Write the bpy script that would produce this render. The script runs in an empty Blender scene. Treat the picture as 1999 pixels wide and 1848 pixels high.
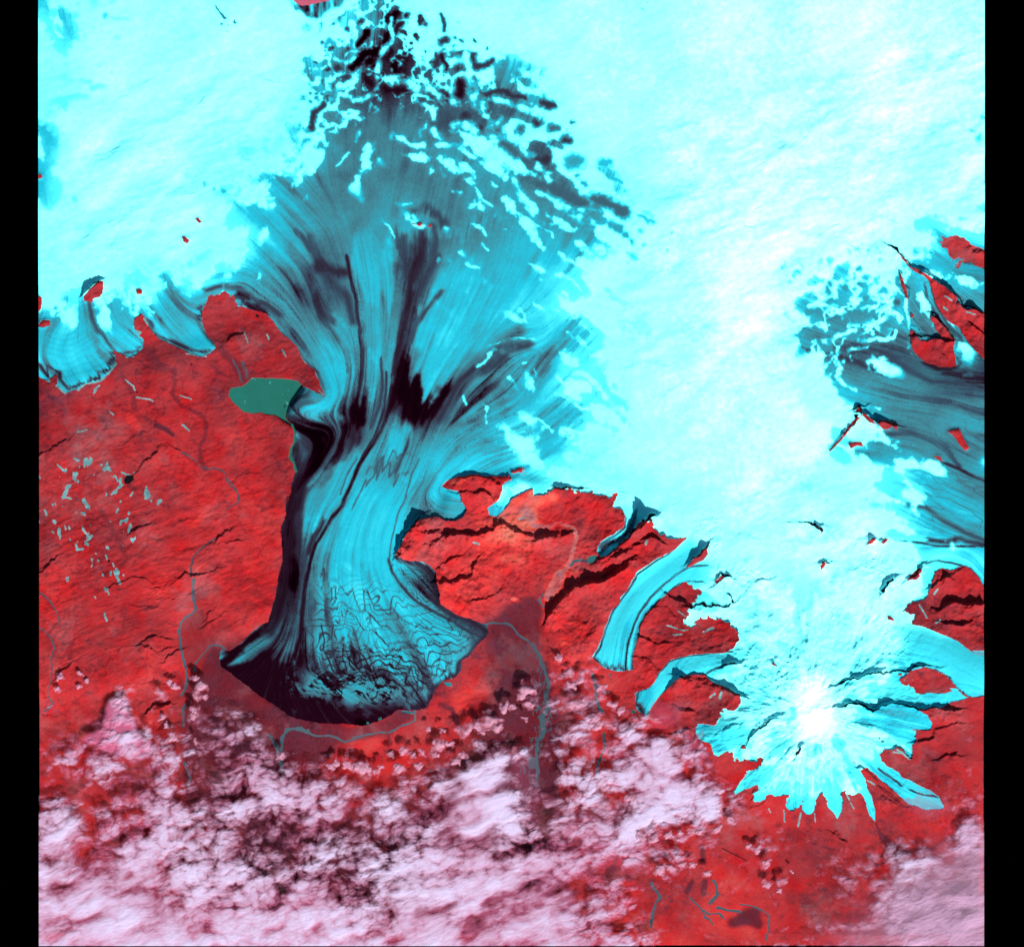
import bpy, math
import numpy as np

# ------------------------------------------------------------------ camera, sky, sun, exposure
C = bpy.context.scene
CAM_H = 260.0
REF_Z = 0.35
cam_d = bpy.data.cameras.new("camera"); cam = bpy.data.objects.new("camera", cam_d)
C.collection.objects.link(cam)
cam.location = (0, 0, REF_Z + CAM_H); cam.rotation_euler = (0, 0, 0)
cam_d.sensor_width = 36.0; cam_d.lens = 36.0 * CAM_H / 38.4
cam_d.clip_start = 1.0; cam_d.clip_end = 1200.0
C.camera = cam

SUN_EL, SUN_AZ = math.radians(40), math.radians(157)      # azimuth clockwise from north (+y)
w = bpy.data.worlds.new("World"); C.world = w; w.use_nodes = True
nt = w.node_tree; nt.nodes.clear()
sky = nt.nodes.new("ShaderNodeTexSky"); sky.sky_type = 'NISHITA'; sky.sun_disc = False
sky.sun_elevation = SUN_EL; sky.sun_rotation = SUN_AZ
bg = nt.nodes.new("ShaderNodeBackground"); bg.inputs[1].default_value = 0.05
wo = nt.nodes.new("ShaderNodeOutputWorld")
nt.links.new(sky.outputs[0], bg.inputs[0]); nt.links.new(bg.outputs[0], wo.inputs[0])
sd = bpy.data.lights.new("sun", 'SUN'); sd.energy = 4.2; sd.angle = math.radians(0.5); sd.color = (1.0, 0.975, 0.94)
so = bpy.data.objects.new("sun", sd); C.collection.objects.link(so)
so.location = (10, -30, 60)
so.rotation_euler = (math.pi / 2 - SUN_EL, 0, math.pi - SUN_AZ)
vs = C.view_settings; vs.view_transform = 'Standard'; vs.look = 'None'; vs.gamma = 1; vs.use_curve_mapping = False
vs.exposure = 1.1
LUM = 2.03                    # what a white, level surface reads under this light; colours below are divided by it

# ------------------------------------------------------------------ raster tools (map units: 100 = one world unit)
STEP = 2.35
X0, X1, Y0, Y1 = 146.0, 3690.0, 3.0, 3545.0
NX = int((X1 - X0) / STEP) + 1; NY = int((Y1 - Y0) / STEP) + 1
xs = np.linspace(X0, X1, NX, dtype=np.float32); ys = np.linspace(Y0, Y1, NY, dtype=np.float32)
SX = (X1 - X0) / (NX - 1); SY = (Y1 - Y0) / (NY - 1)
X, Y = np.meshgrid(xs, ys)
f32 = np.float32

def ss(a, b, v):
    t = np.clip((v - a) / (b - a), 0, 1); return t * t * (3 - 2 * t)

def up(M, x0, dx, y0, dy, kx=xs, ky=ys):
    """smooth upsampling of a coarse table to the map"""
    M = np.asarray(M, f32)
    def w1(n, p0, d, p):
        t = np.clip((p - p0) / d, 0, n - 1.001); i = t.astype(int); f = (t - i).astype(f32)
        idx = np.clip(np.stack([i - 1, i, i + 1, i + 2]), 0, n - 1)
        # cubic b-spline weights: smooth
        ww = np.stack([(1 - f) ** 3 / 6, (3 * f ** 3 - 6 * f ** 2 + 4) / 6, (-3 * f ** 3 + 3 * f ** 2 + 3 * f + 1) / 6, f ** 3 / 6])
        return idx, ww.astype(f32)
    iy, wy = w1(M.shape[0], y0, dy, ky); ix, wx = w1(M.shape[1], x0, dx, kx)
    A = sum(M[iy[k]] * wy[k][:, None] for k in range(4))
    return sum(A[:, ix[k]] * wx[k][None, :] for k in range(4))

def vn(scale, seed, ay=1.0):
    """lattice noise, roughly -1..1"""
    r = np.random.RandomState(seed); sy = scale * ay
    n, m = int(3550 / sy) + 5, int(3700 / scale) + 5
    off = r.rand(2) * scale
    return up(r.uniform(-1, 1, (n, m)) * 1.6, 100 - off[0], scale, -40 - off[1], sy)

def fbm(scale, seed, octv=4, gain=0.5, ay=1.0):
    a, s, o = 1.0, scale, 0
    for k in range(octv):
        o = o + a * vn(max(s, STEP * 1.3), seed * 31 + k, ay); a *= gain; s *= 0.5
    return o

# tiling noise sheet for free (rotated or bent) coordinates
TN = 1024
def sheet(seed, cell, octv=3, gain=0.55):
    r = np.random.RandomState(seed); out = np.zeros((TN, TN), f32); a = 1.0
    for k in range(octv):
        n = max(4, TN // max(2, cell // (2 ** k)))
        L = r.uniform(-1, 1, (n, n)).astype(f32)
        t = np.arange(TN) * n / TN; i = t.astype(int); f = t - i; f = (f * f * (3 - 2 * f)).astype(f32)
        B = L[i % n] * (1 - f)[:, None] + L[(i + 1) % n] * f[:, None]
        out += a * (B[:, i % n] * (1 - f)[None] + B[:, (i + 1) % n] * f[None]); a *= gain
    return out / out.std() * 0.5
def samp(T, u, v):
    u = np.mod(u, TN); v = np.mod(v, TN); i = u.astype(np.int32); j = v.astype(np.int32)
    fu = (u - i).astype(f32); fv = (v - j).astype(f32); i1 = (i + 1) % TN; j1 = (j + 1) % TN; i %= TN; j %= TN
    return (T[j, i] * (1 - fu) + T[j, i1] * fu) * (1 - fv) + (T[j1, i] * (1 - fu) + T[j1, i1] * fu) * fv

def blur(A, r):
    """r in map units"""
    A = A.astype(np.float64)
    for _ in range(3):
        for ax, s in ((0, SY), (1, SX)):
            k = max(1, int(round(r / s * 0.6)))
            P = np.pad(A, [(k + 1, k) if a == ax else (0, 0) for a in (0, 1)], mode='edge')
            cs = np.cumsum(P, axis=ax)
            A = ((cs[2 * k + 1:] - cs[:-2 * k - 1]) if ax == 0 else (cs[:, 2 * k + 1:] - cs[:, :-2 * k - 1])) / (2 * k + 1)
    return A.astype(f32)

ORG = {'A': 0, 'B': 1000, 'C': 2000, 'D': 2840}; ROW = {'0': 0, '1': 900, '2': 1800, '3': 2550}
def pts(s):
    """'B1 x,y x,y ... C2 x,y' : survey points read sheet by sheet"""
    out = []; ox = oy = 0
    for tok in s.split():
        if tok[0] in ORG: ox, oy = ORG[tok[0]], ROW[tok[1]]; k = 0.54112
        elif tok[0] == 'S': ox = oy = 0; k = 1
        else:
            a, b = tok.split(','); out.append((ox + float(a) * k, oy + float(b) * k))
    return np.array(out, f32)

def box(x0, x1, y0, y1):
    i0 = max(0, int((x0 - X0) / SX)); i1 = min(NX, int((x1 - X0) / SX) + 2)
    j0 = max(0, int((y0 - Y0) / SY)); j1 = min(NY, int((y1 - Y0) / SY) + 2)
    return (slice(j0, max(j0, j1)), slice(i0, max(i0, i1)))

def poly(P, U, V, pad=25):
    P = np.asarray(P); sl = box(P[:, 0].min() - pad, P[:, 0].max() + pad, P[:, 1].min() - pad, P[:, 1].max() + pad)
    m = np.zeros((NY, NX), bool); u, v = U[sl], V[sl]; c = np.zeros(u.shape, bool)
    for k in range(len(P)):
        (xa, ya), (xb, yb) = P[k - 1], P[k]
        if ya == yb: continue
        c ^= ((ya > v) != (yb > v)) & (u < (xb - xa) * (v - ya) / (yb - ya) + xa)
    m[sl] = c; return m

def stroke(P, wd, U, V, soft=0.5, pad=30, out=None):
    """soft ribbon of radius wd round a line"""
    P = np.asarray(P)
    if out is None: out = np.zeros((NY, NX), f32)
    wd = np.atleast_1d(np.asarray(wd, f32))
    n = max(len(P) - 1, 1); W = np.interp(np.linspace(0, 1, n + 1), np.linspace(0, 1, len(wd)), wd)
    if len(P) == 1: P = np.stack([P[0], P[0] + 0.5])
    for k in range(n):
        a, b = P[k], P[k + 1]; r = max(W[k], W[k + 1]) * (1 + soft) + pad
        sl = box(min(a[0], b[0]) - r, max(a[0], b[0]) + r, min(a[1], b[1]) - r, max(a[1], b[1]) + r)
        u, v = U[sl], V[sl]; d = b - a; L2 = max(float(d @ d), 1e-6)
        t = np.clip(((u - a[0]) * d[0] + (v - a[1]) * d[1]) / L2, 0, 1)
        dist = np.hypot(u - a[0] - t * d[0], v - a[1] - t * d[1]) / (W[k] + (W[k + 1] - W[k]) * t)
        out[sl] = np.maximum(out[sl], 1 - ss(1 - soft, 1 + soft, dist))
    return out

def signed(P, rng, U, V):
    """distance to a line, and which side of it (+ = towards the sun, i.e. down the map)"""
    D = np.full((NY, NX), 1e4, f32); S = np.zeros((NY, NX), f32)
    for k in range(len(P) - 1):
        a, b = P[k], P[k + 1]
        if b[0] < a[0]: a, b = b, a
        sl = box(min(a[0], b[0]) - rng, max(a[0], b[0]) + rng, min(a[1], b[1]) - rng, max(a[1], b[1]) + rng)
        u, v = U[sl], V[sl]; d = b - a; L2 = max(float(d @ d), 1e-6)
        t = np.clip(((u - a[0]) * d[0] + (v - a[1]) * d[1]) / L2, 0, 1)
        dist = np.hypot(u - a[0] - t * d[0], v - a[1] - t * d[1])
        s = np.sign((v - a[1]) * d[0] - (u - a[0]) * d[1])
        m = dist < D[sl]; D[sl] = np.where(m, dist, D[sl]); S[sl] = np.where(m, s, S[sl])
    return D, S

# bent coordinates: small wobble for natural outlines
w1, w2 = fbm(60, 1, 5, 0.6), fbm(60, 2, 5, 0.6)
UX, UY = X + 5.0 * w1, Y + 5.0 * w2
UX2, UY2 = X + 11.0 * w2, Y + 11.0 * w1

def table(rows): return np.array([[int(c) for c in r.replace(' ', '')] for r in rows], f32)
def tab(rows, y0=50): return up(table(rows), 150, 100, y0, 100)

# ------------------------------------------------------------------ survey tables, one figure per 100 map units
ICE = tab([  # tone of the bare ice, 0 black debris .. 6 blue ice .. 9 snow
 "666777777 6666413667 7777777777 7777777",
 "666777777 6655203447 7777777777 7777777",
 "666777777 6642123335 7777777777 7777777",
 "666777777 6332222234 5777777777 7777777",
 "666777777 7443443333 3467777777 7777777",
 "666777777 7543444443 3367777777 7777777",
 "677777776 5543444444 3457777777 7777777",
 "667777654 5444544444 3336777777 7777777",
 "677777765 4344553444 4455777777 7777777",
 "677777655 5335524555 5566777666 6666554",
 "777766664 4325514655 6667777766 6555665",
 "563565544 4335425666 6667777766 4556545",
 "566655666 4555456654 5466777765 4443345",
 "666665666 5464536634 5566777765 4333344",
 "666666666 5562416455 4666777765 6554432",
 "666666666 5651411556 5566777766 6654455",
 "666666666 5222545556 5677777777 7643344",
 "666666666 5235456656 6777777777 7766544",
 "666666666 5155655455 6777777777 7776554",
 "666666662 1546643555 6777777777 7776654",
 "666666662 1356654444 6677777777 7776666",
 "666666662 2356643333 6666677777 7776666",
 "666666662 2355652333 6666667777 7776666",
 "666666663 3355555333 6666667777 7766666",
 "666666664 1465555433 6666667777 7766666",
 "666666660 0233434433 6666667777 7766666",
 "666666660 0113333333 6666667777 7766666",
 "666666660 0000000000 6666666777 7766666",
 "666666660 0000000000 6666666777 7766666",
 "666666660 0000000000 6666666777 7766666",
 "666666660 0000000000 6666666666 6666666",
 "666666660 0000000000 6666666666 6666666"])
SNOW = tab([  # share of the surface under snow
 "778999999 9865499999 9999999999 9999999",
 "668999999 9953176799 9999999999 9999999",
 "679999999 9842344578 9999999999 9999999",
 "678999999 9633344455 7999999999 9999999",
 "899999999 9643333456 6899999999 9999999",
 "399999999 9521122345 6799999999 9999999",
 "479999988 7320000014 4688999999 9999999",
 "389999874 0000000112 2226899999 9999999",
 "589999975 0000010111 1135899999 9999711",
 "799999863 0000000110 1356999999 8877531",
 "898877641 0000000000 2468999999 7568412",
 "311112111 0000000000 1346899998 4434111",
 "000000000 0000000000 1235999996 4433111",
 "000000000 0000000000 0248999999 5200000",
 "000000000 0000000000 1238999999 6320000",
 "000000000 0000000000 1458999999 9851000",
 "000000000 0000000001 1169999999 9731000",
 "000000000 0000000023 5899999999 8642100",
 "000000000 0000000047 8999999999 7764100",
 "000000000 0000000007 9999999999 9986200",
 "000000000 0000000000 0099998899 9997200",
 "000000000 0000000000 0005765799 9996310",
 "000000000 0000000000 0000565799 9999840",
 "000000000 0000000000 0000556899 9999610",
 "000000000 0000000000 0000054578 9986410",
 "000000000 0000000000 0000054678 9755300",
 "000000000 0000000000 0000055668 9953100",
 "000000000 0000000000 0000053568 9867500",
 "000000000 0000000000 0000044557 9655000",
 "000000000 0000000000 0000045556 7640000",
 "000000000 0000000000 0000000022 3300000",
 "000000000 0000000000 0000000000 0000000"]) / 9.0
LAND = tab([  # tone of bare ground, from y = 950
 "555555555 5555555555 5555555555 5555555",
 "555555555 5555555555 5555555555 5555555",
 "555555555 5555555555 5555555555 5555555",
 "555555555 5555555555 5555555555 5555555",
 "555543553 5555555555 5555555555 5555555",
 "335456544 5555555555 5555555555 5555555",
 "455655555 5555555555 5555555555 5555555",
 "456556666 5555555555 5555555555 5555555",
 "555566666 5555555566 5555555555 5555566",
 "555556666 5555566677 6666655555 5555555",
 "555456666 6666666688 6666555555 5555555",
 "564556766 6666677777 6666555555 5555555",
 "665566766 6666777777 7666555555 5555556",
 "766566666 6666777774 6665555555 5555555",
 "666556767 6666777645 7777655555 5555555",
 "665566523 2222222532 7676566555 5555555",
 "656666522 2222222642 5776665555 5555555",
 "666666322 2222226632 3676655555 5555555",
 "666665322 2225776532 2676666555 5555555",
 "666556222 2457776422 2667766655 5555556",
 "666556322 2566653222 2667676666 5555566",
 "666655432 2345432222 2566666666 5555566",
 "666665432 2222222222 2566666665 5555667",
 "666665432 2222222222 2666666666 5555677",
 "666666444 2222333333 3566657765 5556677",
 "666666444 4444444444 4566757765 5556677",
 "666666444 4444444444 4566776666 6666666"], 950)
CLOUD = tab([  # cloud cover, from y = 2450
 "000000000 0000000000 0200000000 0000000",
 "000000020 0000000002 3430000000 0000000",
 "121601420 0000000024 2641310000 0000000",
 "167922575 1000001350 1536725000 0000001",
 "375685148 2334232174 3437876100 0000002",
 "323676268 8755356992 4537887200 0000323",
 "665778474 6877566983 5646556530 0000246",
 "787877563 5744457966 7787445540 2012258",
 "778886575 4445578888 9876653132 3524689",
 "899998788 8985567888 9876300121 2466578",
 "999999999 9987799999 9876300001 3667899",
 "999999999 9999999999 9977411333 4678999"], 2450) / 9.0

# ------------------------------------------------------------------ outlines of bare ground (everything else is ice)
LANDS = [  # name, label, category (None = setting), outline
 ("ground", None, None, """A1 250,925 300,960 340,972 345,950 400,930 402,990 405,1012 465,1060 540,1035 600,990 690,960 740,920 800,850 800,800 792,755 850,790 900,810 950,790
  985,740 990,690 960,655 930,620 920,590 935,550 985,515 1020,550 1030,600 1055,650 1090,680 1160,710 1250,750 1330,790 1400,800 1460,780 1490,740 1480,700 1430,650 1410,600 1405,530
  1420,460 1470,390 1540,360 1620,365 1640,440 1720,470 1790,480 1848,500 B1 60,560 90,610 150,670 200,730 240,800 290,860 330,900 355,960 375,1020 415,1085 350,1060 250,1015
  200,1090 160,1140 135,1240 170,1280 195,1330 200,1400 165,1450 155,1500 190,1530 205,1600 170,1680 165,1750 145,1820 B2 150,80 130,190 135,240 100,310 95,360 100,400 100,560 80,640
  60,750 50,830 30,900 0,980 A2 1780,1020 1700,1080 1660,1120 1640,1150 1600,1180 1530,1180 1520,1240 1530,1290 1600,1350 1700,1420 1848,1530
  B2 100,1600 200,1650 350,1680 500,1690 650,1700 760,1680 850,1640 900,1590 1000,1590 1110,1580 1140,1520 1170,1460 1220,1400 1300,1370 1350,1330 1360,1290 1360,1240 1400,1230 1430,1180 1470,1130 1530,1060
  1530,1010 1480,990 1420,960 1350,940 1270,900 1210,860 1190,800 1190,740 1165,640 1130,600 1080,570 1000,560 940,550 900,530 890,510 920,470 950,400 990,340 1050,270 1100,260 1180,250 1240,285 1310,285
  1370,250 1390,210 1370,180 1340,150 1340,100 1330,70 1260,60 1215,40 B1 1215,1690 1270,1660 1330,1640 1430,1630 1530,1640 1640,1640 1665,1690 1650,1720 B2 1600,140 1520,200 1540,240 1600,250 1640,210 1700,130 1760,80 1848,55
  C1 0,1770 60,1760 110,1750 150,1700 200,1715 240,1720 300,1730 360,1730 400,1760 470,1780 530,1780 570,1740 590,1745 565,1810 C2 560,150 570,200 620,195 635,250 635,310 620,330 560,380 490,410 440,450 430,480 450,520
  500,520 560,480 640,420 690,370 740,290 790,260 820,240 840,250 830,290 860,330 850,380 900,400 950,415 1000,405 1060,395 1072,402 1000,460 930,510 850,560 760,620 720,650 680,700 640,770 600,810 590,860 540,910
  520,960 500,1040 480,1100 460,1150 410,1225 440,1270 500,1300 560,1320 620,1325 680,1310 690,1240 700,1180 730,1080 740,1000 770,940 800,900 880,830 930,780 990,730 1060,700 1100,712 1160,740 1170,780 1130,850 1080,880
  1060,940 1040,990 1110,1000 1150,950 1200,960 1290,950 1330,960 1430,1060 1440,1090 1400,1150 1330,1190 1200,1200 1150,1195 1070,1205 1000,1225 950,1245 900,1290 860,1340 830,1400 780,1440 720,1460 700,1470 710,1520 720,1590
  770,1640 790,1650 800,1590 820,1570 870,1500 930,1430 990,1380 1060,1355 1180,1345 1200,1370 1230,1400 1350,1430 1430,1480 1480,1530 1440,1540 1430,1580 1400,1590 1320,1600 1330,1640 1270,1660 1290,1700 1200,1690 1150,1695
  1130,1720 1150,1790 C3 1150,410 1240,440 1240,520 1350,500 1400,480 1470,440 1480,470 1400,500 1300,570 1360,540 1440,560 1490,560 1600,520 1580,560 1500,630 1440,700 1390,770 1400,795 1500,750 1580,715 1560,760 1510,820 1540,850 1620,820 1650,800 1730,800
  1780,770 1770,830 1750,880 1780,925 1800,930 D3 230,930 290,880 320,820 310,900 330,940 400,920 415,820 420,760 480,830 490,870 560,965 590,890 580,800 600,740 660,780 710,780 760,850 780,940 820,985 815,900 790,810
  750,750 740,680 700,620 760,600 820,650 870,700 960,775 1050,850 1180,900 1290,890 1250,800 1150,740 1000,670 960,620 900,590 850,570 860,500 870,440 900,470 960,490 1060,550 1080,480 1080,430 1110,400 1100,370 1050,345 1110,340
  1200,340 1210,300 1170,240 1100,200 1200,193 1280,187 1360,150 1440,130 1480,115 1600,110 1600,1900 A3 240,1900"""),
 ("hills", None, None, "D1 950,60 1010,130 1060,190 1100,200 1160,240 1230,290 1300,330 1370,390 1400,440 1450,490 1500,480 1600,515 1600,850 1500,765 1440,680 1400,610 1330,570 1280,520 1240,450 1210,380 1190,300 1150,255 1090,222 1060,200 1000,140"),
 ("hills", None, None, "D1 1060,500 1085,520 1055,600 1100,650 1110,690 1200,690 1270,690 1310,705 1250,640 1200,560 1180,510 1220,530 1290,590 1350,650 1370,690 1365,760 1380,870 1340,885 1270,880 1160,850 1100,800 1060,740 1060,690 1050,600"),
 ("hills", None, None, "D2 950,900 1040,870 1130,850 1180,820 1190,760 1220,700 1230,640 1250,615 1320,610 1350,632 1400,600 1450,600 1510,640 1550,700 1600,780 1600,1180 1490,1182 1450,1160 1380,1110 1300,1080 1230,1050 1150,1020 1070,1000 1040,985 1090,960 1080,930 1020,910"),
 ("hills", None, None, "D2 965,1385 1000,1330 1060,1310 1150,1295 1230,1310 1310,1350 1360,1410 1400,1455 1480,1515 1440,1500 1380,1440 1330,1440 1350,1460 1300,1475 1180,1470 1110,1490 1075,1440 1000,1400"),
 ("hills", None, None, "D0 1245,1625 1310,1650 1370,1630 1440,1655 1500,1700 1600,1740 D1 1600,215 1480,172 1400,160 1330,100 1300,50 1255,10 D0 1250,1680"),
 ("rock_outcrop", "long thin red ridge running down the edge of the rippled white icefield", "rock outcrop", "D1 970,210 1000,270 1030,360 1042,425 1020,400 990,320 975,260"),
 ("rock_outcrop", "red and black pyramid peak at the corner of the forked icefield ridge", "rock outcrop", "D1 680,1185 710,1150 728,1190 705,1202"),
 ("rock_outcrop", "red cliff with black shaded top just below the pyramid peak", "rock outcrop", "D1 712,1210 740,1205 800,1250 825,1275 770,1260"),
 ("rock_outcrop", "broad pinkish red rock wall between two grey blue glacier arms", "rock outcrop", "D1 840,1245 900,1250 975,1275 960,1315 935,1290 905,1310 870,1310 830,1270"),
 ("rock_outcrop", "thin crooked red crest trending southwest across white snow", "rock outcrop", "D1 690,1228 712,1235 645,1300 608,1362 550,1425 505,1468 492,1462 540,1412 590,1360 630,1290"),
 ("rock_outcrop", "ragged red rock just south of the thin crooked crest", "rock outcrop", "D1 630,1405 720,1398 738,1432 690,1425 650,1447"),
 ("rock_outcrop", "wedge shaped red island in grey ice near the right edge", "rock outcrop", "D1 1310,1322 1400,1308 1412,1350 1467,1440 1440,1457 1390,1400 1350,1350"),
 ("rock_outcrop", "small red rock with a snow cap where the thin red moraine starts", "rock outcrop", "D1 1220,1492 1270,1494 1284,1532 1250,1518"),
 ("rock_outcrop", "slanting red crag with black peak on the cyan snowfield", "rock outcrop", "D2 745,450 800,395 822,405 800,435"),
 ("rock_outcrop", "triangular red crag beside the slanting crag on the snowfield", "rock outcrop", "D2 850,432 880,400 907,408 868,442"),
 ("rock_outcrop", "tiny black and red peak alone in the white southern snowfield", "rock outcrop", "D2 430,590 452,563 478,575 438,622"),
 ("rock_outcrop", "small dark crag in the snow at the end of a curved blue shadow", "rock outcrop", "D2 405,305 425,312 452,358 432,350"),
 ("rock_outcrop", "little red rock spur west of the cyan pond shaped snow patch", "rock outcrop", "D2 900,935 930,942 955,975 905,965"),
 ("rock_outcrop", "red crag beside the steep cyan outlet on the eastern icefield", "rock outcrop", "D2 1020,702 1060,650 1120,593 1157,593 1130,660 1100,690 1050,690"),
 ("rock_outcrop", "red rock splinter between the two arms of the long valley glacier", "rock outcrop", "C2 1225,430 1205,480 1212,515 1180,555 1100,592 1058,606 1100,550 1160,500 1210,440"),
 ("rock_outcrop", "small red knob in white snow on the western icefield margin", "rock outcrop", "A0 1352,1520 1375,1515 1400,1545 1375,1552"),
 ("rock_outcrop", "ragged red rocks southwest of the small western knob", "rock outcrop", "A0 1258,1640 1280,1645 1310,1670 1300,1695 1270,1680"),
 ("rock_outcrop", "round dark red rock at the left edge of the western ice", "rock outcrop", "A0 262,1225 285,1212 302,1228 288,1246 262,1243"),
 ("rock_outcrop", "large kite shaped red nunatak above the western ice lobes", "rock outcrop", "A1 578,395 640,325 700,285 720,292 712,375 690,405 650,410 642,442 620,430 585,428"),
 ("rock_outcrop", "narrow red rock on the left edge above the ice lobes", "rock outcrop", "A1 255,385 292,400 285,470 275,490 255,495"),
 ("rock_outcrop", "dark red mound ringed by black ice at the left edge", "rock outcrop", "A1 255,600 290,560 345,558 352,590 300,607"),
 ("rock_outcrop", "tiny speckled red nunatak in cyan ice right of the kite shaped one", "rock outcrop", "A1 943,345 970,338 992,352 985,377 945,372"),
 ("rock_outcrop", "orange red crag off the snowy end of the peach coloured mountain", "rock outcrop", "B1 1685,1590 1740,1575 1800,1590 1825,1545 1810,1600 1815,1640 1760,1615 1700,1610"),
 ("rock_outcrop", "leftmost of three red specks on the snow rimmed nunatak", "rock outcrop", "B0 1003,1545 1030,1550 1036,1560 1010,1553"),
 ("rock_outcrop", "middle of three red specks on the snow rimmed nunatak", "rock outcrop", "B0 1035,1556 1068,1536 1082,1550 1060,1572"),
 ("rock_outcrop", "rightmost of three red specks on the snow rimmed nunatak", "rock outcrop", "B0 1118,1562 1142,1556 1148,1576 1124,1574"),
 ("rock_outcrop", "jagged red crag on the snow ridge above the curved glacier cirque", "rock outcrop", "C2 1255,705 1300,662 1330,668 1310,690 1270,725"),
 ("rock_outcrop", "small red and black tooth in the rough ice above the ringed glacier", "rock outcrop", "C2 1645,1270 1660,1255 1685,1290 1662,1282"),
 ("rock_outcrop", "thin dark rock rib on the west flank of the white summit", "rock outcrop", "D3 262,500 290,456 298,462 280,505"),
 ("rock_outcrop", "red rock sliver in the ice fall southeast of the white summit", "rock outcrop", "D3 640,548 665,560 690,572 668,570"),
 ("rock_outcrop", "red rock strip at the head of the short eastern lobe", "rock outcrop", "D3 825,375 850,395 862,432 848,425"),
]

# flow lines of the ice (also where the streaks in it run)
FLOW = ["B1 100,0 250,150 330,300 380,480 470,620 560,760 590,900 560,1050 520,1180 560,1300 500,1480 400,1600 300,1700 B2 250,100 210,300 200,500 200,700 170,900 100,1100 0,1200",
 "B1 560,0 600,300 640,500 655,700 655,850 640,1000 615,1150 600,1300 520,1500 400,1700 B2 300,300 260,500 240,700 220,900 180,1100 120,1300",
 "B1 750,0 800,250 800,500 780,800 770,1000 740,1200 680,1400 560,1600 480,1800 B2 400,200 310,420 290,600 290,800 280,1000 300,1300",
 "B0 1060,1650 B1 1070,100 1000,350 960,600 900,900 860,1100 800,1350 700,1550 600,1750 B2 500,200 420,400 350,600 380,800 400,1000 400,1250 450,1500",
 "B1 1300,100 1200,350 1100,600 1010,850 960,1050 930,1250 880,1450 800,1650 B2 720,100 620,300 560,500 560,800 650,1100 750,1400",
 "B1 1600,300 1450,600 1250,900 1120,1150 1050,1350 980,1550 900,1750 B2 800,200 760,400 760,600 850,850 1000,1050 1150,1300 1200,1450",
 "B1 1848,700 1650,700 1500,850 1350,980 1250,1150 1180,1300 1100,1500 1050,1700 B2 980,100 900,300 850,480 860,620 920,740 1050,850 1200,930 1350,1000 1500,1080",
 "C1 400,500 100,800 B1 1750,1100 1500,1250 1300,1350 1180,1500 1100,1700 B2 1060,80 1000,200 930,350",
 "C1 300,1100 B1 1848,1350 1600,1400 1400,1470 1250,1580 1150,1690 B2 1100,100 1200,170 1330,170",
 "B2 900,550 1000,620 1100,720 1170,820", "A1 1000,200 1100,420 1200,560 1350,700 1450,760", "A1 500,300 520,500 400,650 350,800 450,950", "A1 650,450 660,600 760,700 900,780",
 "A1 600,450 640,600 700,750 780,800", "B0 0,1200 200,1400 400,1600 500,1848", "B0 600,900 600,1300 700,1700", "B0 1200,700 1100,1100 1000,1500", "B0 1700,900 1500,1300 1400,1848",
 "A1 1400,400 1600,330 1700,330 1800,420 B1 60,480 200,650 340,850 420,1000 480,1060 400,1150 250,1150", "B1 150,1230 300,1300 450,1300 500,1350 400,1500",
 "D1 1100,300 1200,480 1340,640 1400,760 1572,850", "D1 600,800 900,880 1200,980 1572,1000", "D1 700,1000 1000,1080 1300,1120 1572,1200", "D1 800,1350 1000,1350 1200,1400 1350,1560 1572,1640",
 "D1 900,1500 1150,1600 1350,1750 1572,1848", "D2 800,60 1100,200 1350,340 1572,420", "D2 750,500 1000,450 1300,450 1500,520 1572,620", "D2 1000,850 1150,740 1200,620 1300,560 1420,590",
 "D2 900,1100 1100,1150 1300,1200 1572,1350", "D2 1000,1500 1150,1520 1300,1520 1430,1490", "D0 1200,1700 1400,1848 D1 1572,200", "D1 1150,150 1300,260 1450,400 1572,460",
 "C2 650,180 660,300 600,380 480,450", "C2 800,220 710,290 660,380 520,500", "C2 1200,300 1100,450 950,570 780,680 680,800 600,950 560,1100 530,1300", "C2 1230,640 1100,640 950,730 820,850 730,960 690,1100 670,1300",
 "C2 1420,1200 1250,1220 1080,1250 930,1340 830,1450 740,1600", "C3 1640,260 1450,300 1300,330 1150,350", "C3 1640,350 1450,420 1250,480", "C3 1750,560 1600,620 1400,780", "C3 1700,700 1530,820",
 "D3 250,600 240,900", "D3 380,600 370,900", "D3 480,600 560,950", "D3 560,500 700,700 790,950", "D3 650,480 850,650 1000,760 1250,870", "D3 700,220 900,250 1180,320", "D3 700,100 1000,120 1350,110", "D3 750,360 1000,430",
 "D3 0,500 40,760 C3 1400,770", "B2 1250,1000 1400,1030 1450,1150 1350,1250", "B2 300,1350 600,1420 800,1500 900,1560", "A2 1848,1080 1700,1180 1600,1240"]

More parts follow.
